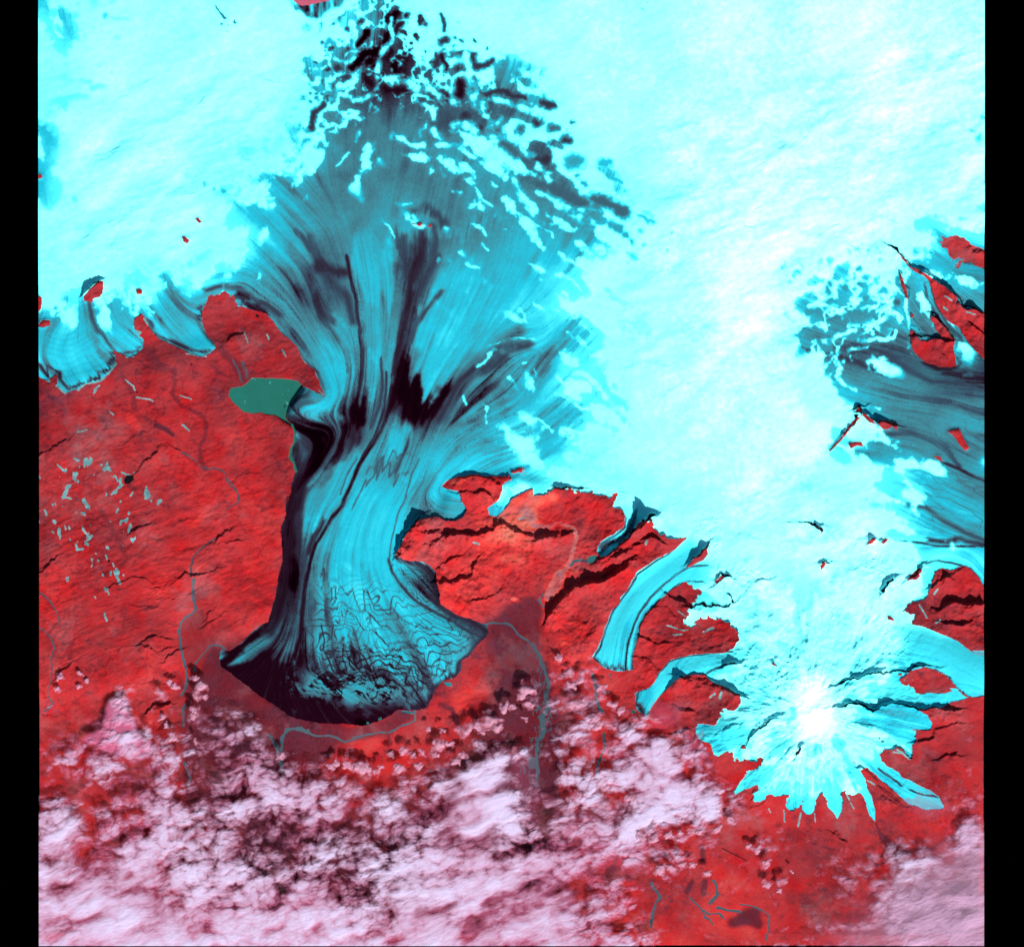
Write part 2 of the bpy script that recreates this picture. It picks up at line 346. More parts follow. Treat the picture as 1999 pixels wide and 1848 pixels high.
# snow ridges standing on the bare ice:  radius | line
RIDGE = ["18|B0 880,150 870,260 820,340 790,420 770,500", "25|B0 840,560 930,560 1000,590 1060,610 1150,620 1200,690 1290,730", "24|B0 1170,340 1300,350 1420,330 1500,330",
 "20|B0 1400,380 1410,500 1300,550 1280,640", "34|B0 1390,520 1430,620 1450,700 1500,760", "34|B0 1590,840 1560,890", "26|B0 1300,890 1420,880 1470,980 1540,1030 1600,1090", "26|B0 1560,1080 1600,1090 1680,1190 1730,1280 1800,1390 1848,1470",
 "22|B0 1180,1000 1340,1020 1440,1090", "18|B0 870,940 940,950 980,1000 1090,1010", "14|B0 1090,870 1060,940", "20|B0 1090,730 1150,760 1150,830", "20|B0 1140,900 1190,950", "9|B0 950,1085 1040,1110",
 "14|B0 650,905 610,970", "9|B0 570,1060 520,1100 480,1150", "9|B0 500,880 490,920 440,930", "9|B0 420,890 360,960 350,1040 280,1080", "16|B0 240,960 220,1040 130,1090 70,1120 0,1180 A0 1800,1200 1730,1270 1640,1310 1550,1390",
 "7|B0 290,1100 220,1210", "12|B0 185,1210", "8|B0 0,1390 60,1390", "8|B0 280,1360 250,1390", "12|B0 1215,1185 1260,1250", "14|B0 1150,1190", "9|B0 1550,1250 1590,1300", "7|B0 1460,1300 1480,1330", "12|B0 1300,1335 1360,1350",
 "11|B0 1500,1390 1550,1430", "8|B0 1420,1550 1480,1590 1510,1630", "9|B0 1650,1590", "10|B0 1570,1500", "9|B0 1490,1690 1540,1745", "10|B0 1330,1750 1400,1800 1450,1840", "12|B0 890,1410 990,1405", "6|B0 800,1500 840,1560 880,1670",
 "14|B0 960,1490 1010,1560 1090,1580", "16|B0 1240,1590", "12|B0 1190,1800", "22|B0 1570,960 1700,960 1770,1040 1830,1070", "25|B0 1590,690 1700,720 1848,780", "22|B0 500,660 580,670", "20|B0 640,520 600,560 540,600 480,620",
 "18|B0 600,700 680,690 760,640 770,560", "16|B0 400,640 420,560 500,520", "14|B0 430,380 480,420 560,420 620,390", "12|B0 380,800 420,740 430,690", "14|B0 500,820 460,760",
 "18|C0 20,1150 120,1250", "20|C0 40,1340 130,1400 230,1450 300,1520 430,1550 520,1600 620,1680 700,1740", "9|C0 60,1590 130,1650", "14|C0 310,1700 380,1770", "16|C0 420,1710 520,1750 600,1790", "12|C0 170,1760 330,1848",
 "18|C1 310,30 390,90", "22|C1 420,50 520,80 600,100 680,170 760,180", "14|C1 180,100 300,170 390,210", "25|C1 440,150 520,190 590,240", "12|C1 150,240 280,290 370,380", "16|C1 350,240 430,350 460,430 560,440 680,510 810,555",
 "15|C1 450,300 530,360 590,400", "9|C1 200,380 300,460", "14|C1 480,480 510,510", "12|C1 590,540 620,590", "14|C1 240,630 320,700 400,750", "10|C1 340,590 400,640", "14|C1 480,640 530,680 560,780", "12|C1 640,650 670,740",
 "14|C1 410,800 540,830 640,900", "17|C1 270,930 370,940 450,1020 520,1120 600,1190 740,1290", "9|C1 160,1060 270,1110 340,1170 430,1180", "9|C1 0,1240 100,1280 140,1320", "9|C1 190,1310 350,1350", "9|C1 130,460 180,500",
 "8|C1 0,465 70,475", "8|C1 370,1280 480,1300", "18|C1 560,10 650,60 760,130", "9|B1 1490,30 1540,80", "9|B1 1340,80 1410,160 1480,180", "7|B1 1730,480 1800,550", "8|B1 1580,770 1500,840 1460,870", "7|B1 1540,745 1600,730 1640,700 1700,680 1848,690",
 "10|B1 1690,940 1740,1010", "7|B1 1510,1140 1520,1260", "8|B1 1360,1090 1380,1140", "14|B1 1770,1220 1848,1250", "10|B1 1790,860", "8|C1 20,900 30,970", "8|C1 180,940 210,980",
 "14|D1 560,890 550,940 600,1000 680,1040", "12|D1 640,760 760,740", "14|D1 700,690 830,690 930,690 960,620", "14|D1 820,590 920,530", "12|D1 800,400 920,420 960,370", "12|D1 640,410 700,350 680,330", "14|D1 700,290 770,300",
 "10|D1 830,500 880,450", "12|D1 640,470 790,460", "12|D1 390,700 500,680 600,650 680,630", "14|D1 360,450 460,460 540,460", "12|D1 560,800 480,850 440,920", "10|D1 1030,420 1045,520 1055,640 1040,740"]
# bare dark pools between them: radius tone | line
POOL = ["25 0|B0 890,110 860,200 820,280", "20 0|B0 700,230 640,310", "30 0|B0 770,360 690,370 640,430 600,470", "22 1|B0 930,190 900,230", "22 1|B0 965,120", "25 0|B0 720,420", "15 0|B0 760,460", "14 1|B0 850,350 840,420",
 "25 0|B0 890,450 920,500", "18 1|B0 970,520", "27 1|B0 700,540 740,580", "24 2|B0 550,540", "24 2|B0 490,470", "16 2|B0 430,480", "24 2|B0 470,600", "22 2|B0 430,680", "28 1|B0 840,620 1010,620", "30 1|B0 1180,650 1250,670",
 "34 1|B0 1345,560 1340,660", "25 2|B0 1235,290 1205,300", "14 2|B0 1210,105 1235,150 1225,210", "14 2|B0 1180,380 1160,470", "18 1|B0 1220,380 1240,500", "28 2|B0 1300,375 1380,400", "28 2|B0 1340,490", "20 2|B0 1430,390 1440,460 1500,450 1560,430",
 "18 2|B0 1460,650 1640,640 1790,690", "25 3|B0 1750,900", "25 2|B0 1380,820", "20 2|B0 1480,880", "14 2|B0 1510,780", "30 3|B0 1650,1010 1720,1060", "20 2|B0 300,900 340,800 390,730", "14 2|B0 340,430", "20 2|B0 450,350", "18 2|B0 560,330",
 "14 2|B0 540,400", "12 3|B0 380,300", "18 2|B0 650,150", "16 2|B0 560,210", "12 3|B0 390,560", "10 2|B0 375,660", "12 3|B0 300,660", "9 3|B0 340,660", "14 3|B0 1300,270", "12 3|B0 1340,290", "12 2|B0 1440,280", "10 3|B0 1520,335",
 "14 3|B0 1080,480", "14 1|B0 980,410 900,390", "22 2|C0 70,715 130,750", "28 2|C0 30,850", "20 3|C0 110,890 160,890", "30 2|C0 230,970", "36 4|C0 260,1130 320,1140", "22 5|C0 460,1135 530,1125", "20 2|C0 40,1095 100,1120", "22 3|C0 140,1180",
 "34 3|C0 60,1280 220,1360 350,1400", "38 3|C0 430,1380 560,1440 640,1480", "14 5|C0 740,1510 825,1540", "26 4|C0 540,1570 600,1590", "24 4|C0 640,1635 690,1680", "14 5|C0 560,1240 620,1260", "14 4|C0 300,1470", "12 4|C0 390,1500", "12 5|C0 750,1605",
 "12 5|C0 760,1700", "20 5|C0 670,1750 720,1800", "12 3|C0 275,845", "10 5|C0 640,1330", "8 4|C0 950,1595", "8 5|C0 920,1745", "6 5|C0 810,20", "12 5|C0 770,55",
 "22 4|C1 680,10", "10 5|C1 760,40", "18 6|C1 560,1000", "20 6|C1 580,1110",
 "20 6|A0 300,130 350,150", "22 6|A0 370,90", "12 6|A0 540,30", "20 6|A0 530,100", "24 6|A0 650,15", "20 6|A0 780,10", "20 5|A0 740,120", "12 6|A0 790,135 890,130", "14 6|A0 400,190 460,250", "12 6|A0 540,270", "10 6|A0 590,250", "14 6|A0 650,190",
 "16 6|A0 810,255", "9 6|A0 500,340", "16 6|A0 450,390", "12 6|A0 340,400", "10 6|A0 700,445", "12 6|A0 775,500", "14 6|A0 290,540 400,535 500,560", "24 6|A0 440,520", "14 6|A0 560,560 630,560", "18 6|A0 640,600 730,595", "16 6|A0 340,700 420,685 500,680 600,680",
 "14 6|A0 330,880", "16 6|A0 380,920", "9 3|A0 1500,40 1550,130", "6 3|A0 1580,170", "8 3|A0 1540,180", "6 3|A0 1590,235", "6 3|A0 1615,140 1635,170", "12 6|A0 1290,45", "14 6|A0 1300,1200", "10 5|A0 1480,1310", "18 5|A0 1545,1320", "14 5|A0 1415,1260",
 "12 3|D1 1440,945 1480,935", "30 4|D1 700,640 640,660", "26 4|D1 880,620", "30 4|D1 640,540 780,520", "26 3|D1 960,430", "26 4|D1 740,400", "20 4|D1 620,330", "24 4|D1 480,360", "20 4|D1 500,310", "22 4|D1 350,500 430,480", "22 4|D1 480,440", "20 4|D1 400,600",
 "18 4|D1 350,650", "22 4|D1 480,740 440,720", "16 4|D1 700,200", "20 4|D1 720,310", "26 4|D1 500,880", "22 4|D1 640,950", "26 5|D1 300,780", "22 5|D1 1100,70", "16 5|D1 1200,90",
 "14 5|D0 1545,830", "10 5|D0 1480,905", "20 5|D0 1530,960"]
# dark bands and pools carried by the flowing ice: radius tone soft | line
BAND = ["6 2.8 .9|B1 690,1620 720,1570 745,1600 770,1520 760,1660 810,1500 800,1600 850,1540 845,1640 890,1590 875,1700 910,1620 980,1600", "3.5 2.8 .9|B1 840,1530 880,1440 900,1510 950,1470 1010,1500", "4 2 .6|B2 375,660 400,620 405,700 385,740", "4 2 .6|B2 445,830 450,730 475,710 470,800",
 "4 1.4 .6|B2 400,920 420,830 450,870 500,740 560,800 590,740 640,890 680,890 670,750 700,770 740,870 780,870 860,950 880,890 920,960 1030,990 1110,1020", "4 1.6 .6|B2 400,960 470,880 530,870 600,900 700,910 750,960 800,1030 830,1010 880,1060 960,1080 1030,1030", "4 1.3 .6|B2 420,1110 450,1120 470,1000 540,1000 560,910 620,960 680,1040 740,1030 800,1100 840,1150 900,1130 1000,1150 1060,1150 1130,1110 1200,1120",
 "5 1 .6|B2 530,1260 540,1160 590,1160 640,1200 720,1190 800,1230 850,1190 900,1180 1000,1160 1080,1200", "7 .8 .5|B2 590,1200 570,1240 640,1310 660,1290 640,1210 680,1240 720,1320 800,1320 900,1330 960,1300 1000,1290 980,1360 960,1420", "5 .8 .5|B2 780,1300 840,1260 880,1290 920,1290 930,1220 880,1220 870,1250", "5 1.2 .5|B2 380,1000 400,1100 390,1180 430,1240 470,1330",
 "6 1 .5|B2 1060,1460 1100,1380 1150,1340 1200,1330 1240,1300 1290,1250", "5 1.2 .6|B2 1020,1440 1060,1340 1120,1290 1180,1260 1200,1200 1260,1180", "4 1.4 .6|B2 690,960 720,920 710,980 690,1000", "4 1.6 .6|B2 490,920 520,900 530,950 500,980 480,950",
 "11 1.2 .5|B1 555,100 585,300 620,430 640,560 655,700 658,850 645,1000 620,1120", "14 1.2 .6|B1 1040,130 1000,250 985,420 940,600 905,780 880,920", "30 1.4 .8|B1 1000,380 965,560 925,780 900,980 880,1150",
 "12 1 .6|B1 870,1000 850,1150 800,1300 750,1400 650,1550 600,1660 520,1848 B2 440,280 345,420 295,560 268,750 248,900 235,1080 195,1210", "8 1.6 .6|B1 830,900 820,1150 760,1330 700,1450 620,1600", "9 2 .7|B1 790,800 800,1000 780,1150 720,1300",
 "38 2.6 .9|B1 1760,640 1640,730 1500,860 1380,960 1290,1080 1220,1200", "16 2 .8|B1 1440,880 1330,980 1260,1120 1190,1240", "30 2.2 .9|B1 1840,720 1700,750 1600,850 1500,900", "16 2.4 .8|B1 1220,350 1120,450 1050,560 1000,700",
 "26 1.8 .8|B1 200,1240 300,1295 400,1300", "40 2 .9|B1 250,1370 330,1450 300,1560", "40 1.3 .8|B1 195,1420 215,1560 240,1700 210,1840", "46 1.1 .7|B2 210,20 160,220 150,420 130,600 110,760 70,900 20,1010", "26 1.8 .9|B2 250,60 215,250 215,450 190,650 150,850",
 "16 2.2 .9|B2 330,350 270,500 240,640 220,800", "16 1.6 .8|B2 400,260 330,380 300,480", "5 3 .9|B1 800,1500 740,1640 690,1700 B2 690,0 640,100 600,200", "5 3.2 .9|B1 640,1500 560,1620 520,1750", "5 3 .9|B1 1060,1500 B2 1000,-40 960,120 900,260 865,400 845,560", "9 1.6 .7|B2 845,560 870,640 930,730 1040,840 1180,920 1300,980 1440,1060",
 "20 2.2 .9|B2 1000,570 1120,640 1150,760 1190,860 1300,950 1420,1000 1480,1080 1440,1160", "18 1.4 .7|B2 900,535 1000,565 1090,590 1150,650 1180,780 1200,860 1290,920 1420,970 1510,1040 1470,1150 1400,1220 1345,1260 1330,1330 1240,1370 1160,1440 1120,1540 1000,1570",
 "14 1.8 .8|B2 0,1010 60,960 140,900", "16 1.5 .9|A1 1410,470 1395,560 1420,640 1470,700", "12 1.6 .9|A1 1090,670 1180,690 1280,740 1360,770 1450,765", "10 1.6 .8|A1 800,800 860,790 940,780 980,720", "12 1.4 .7|A1 275,860 330,935 345,900 410,910 420,980 480,1040 580,980 700,930 790,850 795,790",
 "11 2 .8|A1 700,640 760,720 800,760", "16 2.6 .9|A1 620,420 640,540 680,640", "14 2.2 .9|A1 1420,350 1540,320 1660,330 1740,380 1800,450 B1 0,440 100,520", "20 1 .7|A1 1650,370 1720,400 1690,440 1800,470 1848,500", "12 2 .8|B1 60,600 150,680 250,830 350,930",
 "16 2.4 .9|B0 200,1600 240,1640 300,1720", "24 2.6 .9|B0 300,1650 330,1760 400,1840", "12 2 .7|A1 1040,560 1060,640", "24 1.5 .7|B1 1090,20 1060,150 1010,280", "26 2 .9|B1 940,20 960,120 980,240", "24 2.2 .9|B1 1180,120 1120,240 1050,380",
 "24 2 .9|B0 1080,1620 1060,1750 1040,1848", "26 2.4 .8|B0 1000,1470 1100,1450 1200,1490 1240,1540", "20 2.4 .8|B0 1160,1560 1180,1640 1160,1780", "18 2.4 .8|B0 960,1640 920,1740 940,1840",
 "8 2.2 .8|B1 930,60 905,90 940,130", "34 1.7 .9|B1 350,170 450,200 540,220", "26 2.2 .9|B1 430,260 560,420 600,560", "20 2.6 .9|B1 380,420 460,560",
 "14 2 .9|D1 600,820 700,850 800,900 880,940", "18 2.4 .9|D1 860,780 960,860 1080,920 1200,980 1400,1000 1560,1030", "12 1.4 .8|D1 1150,850 1270,895 1350,900 1400,870 1400,760", "20 1.8 .8|D1 1400,700 1480,760 1560,850", "10 1.6 .8|D1 1300,930 1470,930 1480,960",
 "14 2 .9|D1 1470,980 1560,1030", "16 2.4 .9|D1 800,1330 900,1340 1060,1330 1180,1370 1300,1420 1380,1560", "10 1.6 .7|D1 1280,1530 1350,1565 1430,1605 1572,1672", "12 2.4 .8|D1 1210,340 1250,470 1330,600 1400,660", "9 2.6 .8|D1 1150,300 1170,400 1240,520",
 "14 2.6 .9|D2 1050,170 1170,190 1290,280 1400,340 1572,420", "14 2 .8|D2 1170,410 1300,420 1400,400 1500,430 1572,450", "6 1.6 .7|D2 930,420 1080,435 1250,450 1400,445 1572,462", "5 1.6 .7|D2 1160,580 1250,560 1350,570 1480,610 1560,700",
 "8 1.4 .7|C2 640,250 640,320 560,390 480,430 440,460", "16 1 .8|C2 700,240 680,330 600,420 520,440 450,480", "8 1.6 .8|C2 740,300 690,380 640,430 520,510", "16 1.4 .9|C2 470,470 440,500",
 "5 1.4 .7|C2 1060,400 930,515 850,565 725,655 650,770 605,830 545,920 505,1040 470,1150 420,1230", "7 1.2 .7|C2 1200,590 1080,600 1000,650 900,730 800,820 730,920 690,1020 650,1150 640,1290", "16 1.6 .8|C2 880,840 780,930 740,1020 710,1160 690,1290", "4 1.8 .7|C2 930,780 1000,720 1080,700 1180,700 1240,730",
 "14 1.6 .9|C2 420,1240 470,1285 560,1315 650,1310", "5 1.6 .7|C2 1400,1180 1200,1200 1050,1215 950,1250 880,1320 800,1430 720,1470 715,1560 760,1630", "5 1.4 .7|C2 1400,1260 1260,1300 1180,1345 1060,1370 960,1420 860,1530 800,1600",
 "18 1.8 .9|C2 730,1560 780,1630", "3 1.5 .7|D2 1040,990 1150,1015 1260,1060 1380,1110 1480,1180", "4 1.4 .7|D2 1150,1295 1240,1310 1330,1370 1400,1450 1480,1520", "6 1.8 .8|D3 830,600 880,640 950,690 980,720", "5 1.6 .8|D3 1030,745 1110,775 1230,800"]
# black debris sheets: tone | outline
SHEET = ["0.1|B1 600,1060 650,1130 690,1190 690,1240 650,1330 590,1345 568,1240 590,1130", "0.1|B1 945,800 960,790 985,860 1005,960 1060,1010 1085,1080 1100,1115 1180,1070 1245,1030 1230,1120 1150,1200 1060,1290 1010,1300 950,1200 900,1180 880,1040 905,880",
 "0.6|A2 1500,1180 1640,1150 1700,1080 1848,980 1848,1050 1760,1100 1640,1250 1720,1250 1848,1160 B2 60,1180 150,1200 200,1190 280,1290 320,1340 420,1400 520,1420 640,1380 760,1360 860,1350 930,1420 900,1560 1080,1590 1110,1640 600,1760 0,1640 A2 1500,1400",
 "0.5|B2 570,1210 620,1190 640,1240 660,1310 610,1290", "0.8|B2 700,1420 800,1350 880,1350 960,1390 880,1430 720,1490", "1.3|B1 560,1380 600,1340 660,1370 640,1440 580,1450",
 "0.0|B0 150,-10 560,-10 500,60 420,100 380,140 330,120 260,100 200,60"]

# ------------------------------------------------------------------ flow field of the ice
cg = np.arange(100, 3800, 26.0, dtype=f32); CGX, CGY = np.meshgrid(cg, np.arange(-20, 3600, 26.0, dtype=f32))
def field(lines, power=2.0, r=25.0):
    P, T = [], []
    for L in lines:
        q = pts(L)
        for k in range(len(q) - 1):
            d = q[k + 1] - q[k]; n = float(np.hypot(*d)); m = max(1, int(n / 30))
            for j in range(m):
                P.append(q[k] + d * (j + .5) / m); T.append(d / n)
    P, T = np.array(P), np.array(T)
    vx = np.zeros_like(CGX); vy = np.zeros_like(CGX)
    for p, t in zip(P, T):
        wgt = 1.0 / ((CGX - p[0]) ** 2 + (CGY - p[1]) ** 2 + r * r) ** power
        vx += wgt * t[0]; vy += wgt * t[1]
    n = np.hypot(vx, vy) + 1e-30
    vx = up(vx / n, 100, 26, -20, 26); vy = up(vy / n, 100, 26, -20, 26); n = np.hypot(vx, vy) + 1e-6
    return vx / n, vy / n
VX, VY = field(FLOW)

def lic(N, vx, vy, steps, stride=1.6):
    """smear noise N along a flow"""
    acc = N.copy(); cnt = 1.0
    J0, I0 = np.meshgrid(np.arange(NY, dtype=f32), np.arange(NX, dtype=f32), indexing='ij')
    fx, fy = vx.ravel() * stride, vy.ravel() * stride; Nf = N.ravel()
    for sgn in (1, -1):
        px, py = I0.copy(), J0.copy()
        for k in range(steps):
            idx = np.clip(py + .5, 0, NY - 1).astype(np.int32) * NX + np.clip(px + .5, 0, NX - 1).astype(np.int32)
            px += sgn * fx[idx]; py += sgn * fy[idx]
            idx = np.clip(py + .5, 0, NY - 1).astype(np.int32) * NX + np.clip(px + .5, 0, NX - 1).astype(np.int32)
            acc += Nf[idx]
    acc /= (2 * steps + 1)
    return (acc - acc.mean()) / acc.std()
rs = np.random.RandomState(7)
white = rs.normal(0, 1, (NY, NX)).astype(f32)
streak = lic(white * 0.7 + vn(7, 11) * 1.0, VX, VY, 26)                       # fine streaks
streak_w = lic(fbm(22, 12, 2), VX, VY, 30, 2.2)                                # broad streaks
# ice features are dragged along the flow, which frays their ends
FA = 26 * np.clip(streak, -1.8, 1.8) + 24 * np.clip(streak_w, -1.5, 1.5)
FX, FY = X - FA * VX + 4 * w1, Y - FA * VY + 4 * w2

# ------------------------------------------------------------------ which ground is bare
land_id = np.full((NY, NX), -1, np.int16)
for k, (nm, lb, ct, P) in enumerate(LANDS):
    land_id[poly(pts(P), UX if len(P) > 300 else X + 2.5 * w1, UY if len(P) > 300 else Y + 2.5 * w2)] = k
# the ragged snow line of the southern mountains: speckles of snow on rock and rock through snow
speck = fbm(16, 21, 3, 0.6)
edge = blur((land_id >= 0).astype(f32), 16)
zone = np.zeros((NY, NX), f32)
for s in ["40|C2 560,130 350,60 150,60", "60|C2 1060,950 1200,1000 1380,1000 1420,1100", "40|C2 1080,780 1150,820", "50|C2 830,280 880,400 760,420", "50|C2 1450,1550 1320,1620", "60|C3 1350,530 1500,560", "50|D3 0,840 200,820 400,800 600,790", "60|D3 900,480 1060,500",
          "50|D2 1200,700 1150,860 1080,900", "50|D2 1000,1360 1060,1420", "50|A1 1480,430 1600,430", "50|D3 620,800", "50|D2 1280,700", "60|D1 1400,150 1350,60", "60|B1 1700,1620", "50|D1 1330,420", "50|D1 1150,640"]:
    a, b = s.split('|'); stroke(pts(b), float(a), X, Y, .8, out=zone)
cut = edge + 0.42 * speck * zone
is_land = land_id >= 0
flip_ice = is_land & (cut < 0.5) & (zone > .15); flip_land = (~is_land) & (cut > 0.56) & (zone > .15)
near = np.where(is_land, land_id, -1)
for _ in range(12):                                                             # nearest ground for flipped cells
    p = np.pad(near, 1, mode='edge'); n4 = np.maximum(np.maximum(p[:-2, 1:-1], p[2:, 1:-1]), np.maximum(p[1:-1, :-2], p[1:-1, 2:]))
    near = np.where(near < 0, n4, near)
land_id = np.where(flip_ice, -1, np.where(flip_land & (near >= 0), near, land_id))
is_land = land_id >= 0

# ------------------------------------------------------------------ tone of the ice
tone = ICE.copy()
def region0(P, soft): return blur(poly(pts(P), X, Y).astype(f32), soft)
onflow = ss(.35, .0, SNOW) * ss(2900, 2500, X * .6 + Y)                        # the big glacier
# tables are read through the dragged coordinates as well
def warp_read(A):
    i = np.clip((FX - X0) / SX, 0, NX - 1).astype(np.int32); j = np.clip((FY - Y0) / SY, 0, NY - 1).astype(np.int32)
    return A[j, i]
FX0, FY0 = FX, FY; FX, FY = FX + 22 * fbm(120, 343, 4, .6), FY + 22 * fbm(120, 344, 4, .6)
tone = warp_read(tone); FX, FY = FX0, FY0
tone += .9 * region0('B0 0,1200 250,1300 450,1500 350,1750 150,1848 B1 200,250 0,150 A1 1700,200 1400,100 A0 1500,1500', 60) + .35 * ss(1500, 1800, Y) * ss(2700, 2500, Y) * (tone > 3.5) + .75 * region0('C0 -200,1500 300,1650 900,1848 C1 800,900 500,1400 100,1300 -150,900 -100,300 -300,100', 80)*(tone>4)
fl = .22 + .78 * ss(900, 1250, Y + .12 * X - 100)
fl = fl * (1 - .65 * region0('B1 1150,100 1848,100 1750,600 1400,900 1200,1000 1080,900 1060,650 1200,400', 45)) * (1 - .5 * region0('B1 600,50 850,50 880,400 680,400', 20))
fl = fl * (1 - .55 * ss(2700, 3000, X) * ss(2000, 1850, Y))
mott = fbm(70, 31, 5, .62)
tone += fl * (0.40 * streak_w * ss(8, 5, tone) + 0.42 * streak * ss(7.5, 4.5, tone)) + (1 - fl) * .30 * mott * ss(8, 6, tone) + 0.12 * mott + .35 * (1 - fl) * fbm(150, 347, 4, .55) * ss(7, 6, tone) + 0.16 * white * ss(6, 4, tone)
for q, tn in (("B0 1560,1500 1800,1500 B1 860,0 880,180 885,330 870,430 800,445 730,440 680,400 640,330 600,220 565,80 560,0", 5.5), ("B1 1250,120 1450,180 1700,260 1640,480 1520,640 1380,780 1290,900 1230,1000 1150,1060 1100,1110 1075,1040 1020,960 1010,900 1060,800 1050,650 1010,560 1100,430 1180,280", 5.9),
          ("B1 700,470 800,460 820,600 800,760 780,900 760,1020 700,1080 665,1060 690,900 690,700 670,560", 5.2), ("B1 880,1280 960,1260 1000,1330 980,1450 920,1500 840,1480 830,1380", 5.9), ("B1 640,1450 720,1400 620,1600 520,1800 B2 440,200 330,380 280,420 240,420 250,200 300,0 B1 450,1600", 5.5),
          ("B2 620,0 760,40 820,150 800,350 780,560 700,640 560,600 480,500 520,300 560,150", 6.1), ("B1 380,700 470,740 560,900 540,1100 450,1180 300,1170 250,1120 400,1110 440,1000 400,850", 5.8)):
    m = blur(poly(pts(q), FX, FY, 90).astype(f32), 4); tone += (tn + .25 * streak + .2 * mott - tone) * m * .8
dk = lic(white + .5 * vn(9, 13), VX, VY, 40, 1.5)
tone -= fl * 1.3 * ss(.9, 1.9, -streak_w) * ss(7, 5, tone)
tone -= fl * 2.4 * ss(1.1, 2.6, -dk) * ss(7, 5, tone) + fl * .5 * ss(.9, 2.4, -streak) * ss(7, 5, tone)
for s in BAND:
    a, b = s.split('|'); wd, tn, sf = [float(q) for q in a.split()]
    m = stroke(pts(b), wd * .62, X + 3 * w1 - .25 * FA * VX, Y + 3 * w2 - .25 * FA * VY, sf) * np.clip(.9 + .28 * streak, .25, 1)
    tone += (tn - tone) * m * (tone > tn)
debris = np.zeros((NY, NX), f32)
for s in SHEET:
    a, b = s.split('|'); m = blur(poly(pts(b), FX, FY, 90).astype(f32), 3)
    tone += (float(a) + .25 * np.abs(streak) - tone) * m; debris = np.maximum(debris, m)
# folded ash bands cropping out in the lobe
def region(P, soft): return blur(poly(pts(P), X, Y).astype(f32), soft)
lobe = region("B2 340,620 500,680 700,700 900,780 1150,900 1400,1000 1450,1100 1320,1250 1180,1450 1050,1500 850,1560 560,1480 300,1350 280,1000", 30)
bx, by = fbm(95, 41, 3, .55), fbm(95, 42, 3, .55)
SM = sheet(77, 96, 2, .45)
p1, p2 = samp(SM, X + 200, Y), samp(SM, X, Y + 500)
fold = (Y + .25 * X + 10 * streak_w) / 34 + 1.5 * samp(SM, X * 1.1 + 75 * p1 + 5 * w1, Y * .9 + 75 * p2 + 5 * w2)
bz = fbm(48, 44, 3, .6)
fold2 = (Y * .8 - X * .35 + 46 * by + 30 * bz) / 34
def lines(f, wd): q = np.abs(f - np.round(f)); return ss(wd, wd * .25, q)
def lines(f, wd): q = np.abs(f - np.round(f)); return ss(wd, wd * .25, q)
ln = lines(fold, .12 + .08 * np.abs(p1)) * np.clip(.75 + .5 * p2, .2, 1)
tone += (1.8 - tone) * np.clip(ln * lobe * .95, 0, 1) * (tone > 1.8)
tone += lobe * (.5 + .4 * bx)
low = region("B2 480,1120 700,1150 1000,1200 1150,1250 1100,1450 900,1560 600,1560 280,1500 180,1380 300,1290 480,1330", 16)
ln2 = lines(fold2, .20)
tone += (1.0 - tone) * ln2 * low * .85
crump = region("B2 150,1350 300,1300 480,1350 760,1330 900,1400 960,1500 1000,1540 900,1540 760,1540 560,1570 400,1520 240,1480 140,1430", 26) * np.clip(.85 + .5 * fbm(60, 45, 4, .6), 0, 1)
cr = 1.1 * bz + .7 * fbm(14, 43, 3, .6) + .35 * streak - .9 * lines(fold2 * 1.3, .2) + .5
tone = tone * (1 - crump) + crump * (.7 + .3 * streak + 3.9 * ss(-.15, .75, cr))
edgel = region("B2 950,600 1130,620 1160,800 1250,920 1440,1000 1470,1100 1350,1200 1280,1050 1100,900 980,780 900,640", 10)
tone += (1.8 - tone) * lines(fold2 * 1.6 + .3 * speck, .16) * edgel * .8
# ash contours over the eastern slopes of the big glacier and the eastern arms
ctr = region("B1 1250,1250 1600,1000 1848,750 C1 100,500 300,900 350,1300 100,1400 B1 1848,1450 1500,1520 1250,1560", 50)
cf = (X * .55 + Y + 42 * bx + 8 * streak) / 46
tone += (2.6 - tone) * lines(cf, .07) * ctr * .7 * (.55 + .45 * np.sign(bx + .3)) * (tone > 3)
ctr2 = region("D1 1100,1300 1572,1250 D2 1572,400 1100,300 D1 1100,1700", 60)
tone += (2.6 - tone) * lines((Y - .6 * X + 26 * by + 16 * streak_w) / 42, .1) * ctr2 * .4
# arcs across the short valley glacier and the west lobe
arc = region("C2 940,1300 1000,1240 1100,1215 1250,1215 1250,1300 1100,1330 980,1380", 8)
tone += .7 * np.sin(np.hypot(X - 2740, Y - 2640) / 3.4) * arc
arc2 = region("A1 300,640 600,640 780,720 760,850 500,990 330,860", 20)
tone -= .45 * lines(np.hypot(X - 250, Y - 1150) / 24 + .8 * bx, .22) * arc2 * .8
tone = np.clip(tone, 0, 8.0); tone = np.where(tone > 6, 6 + (tone - 6) * (1 - .75 * fl * ss(2300, 1950, X + 60 * w1)), tone)

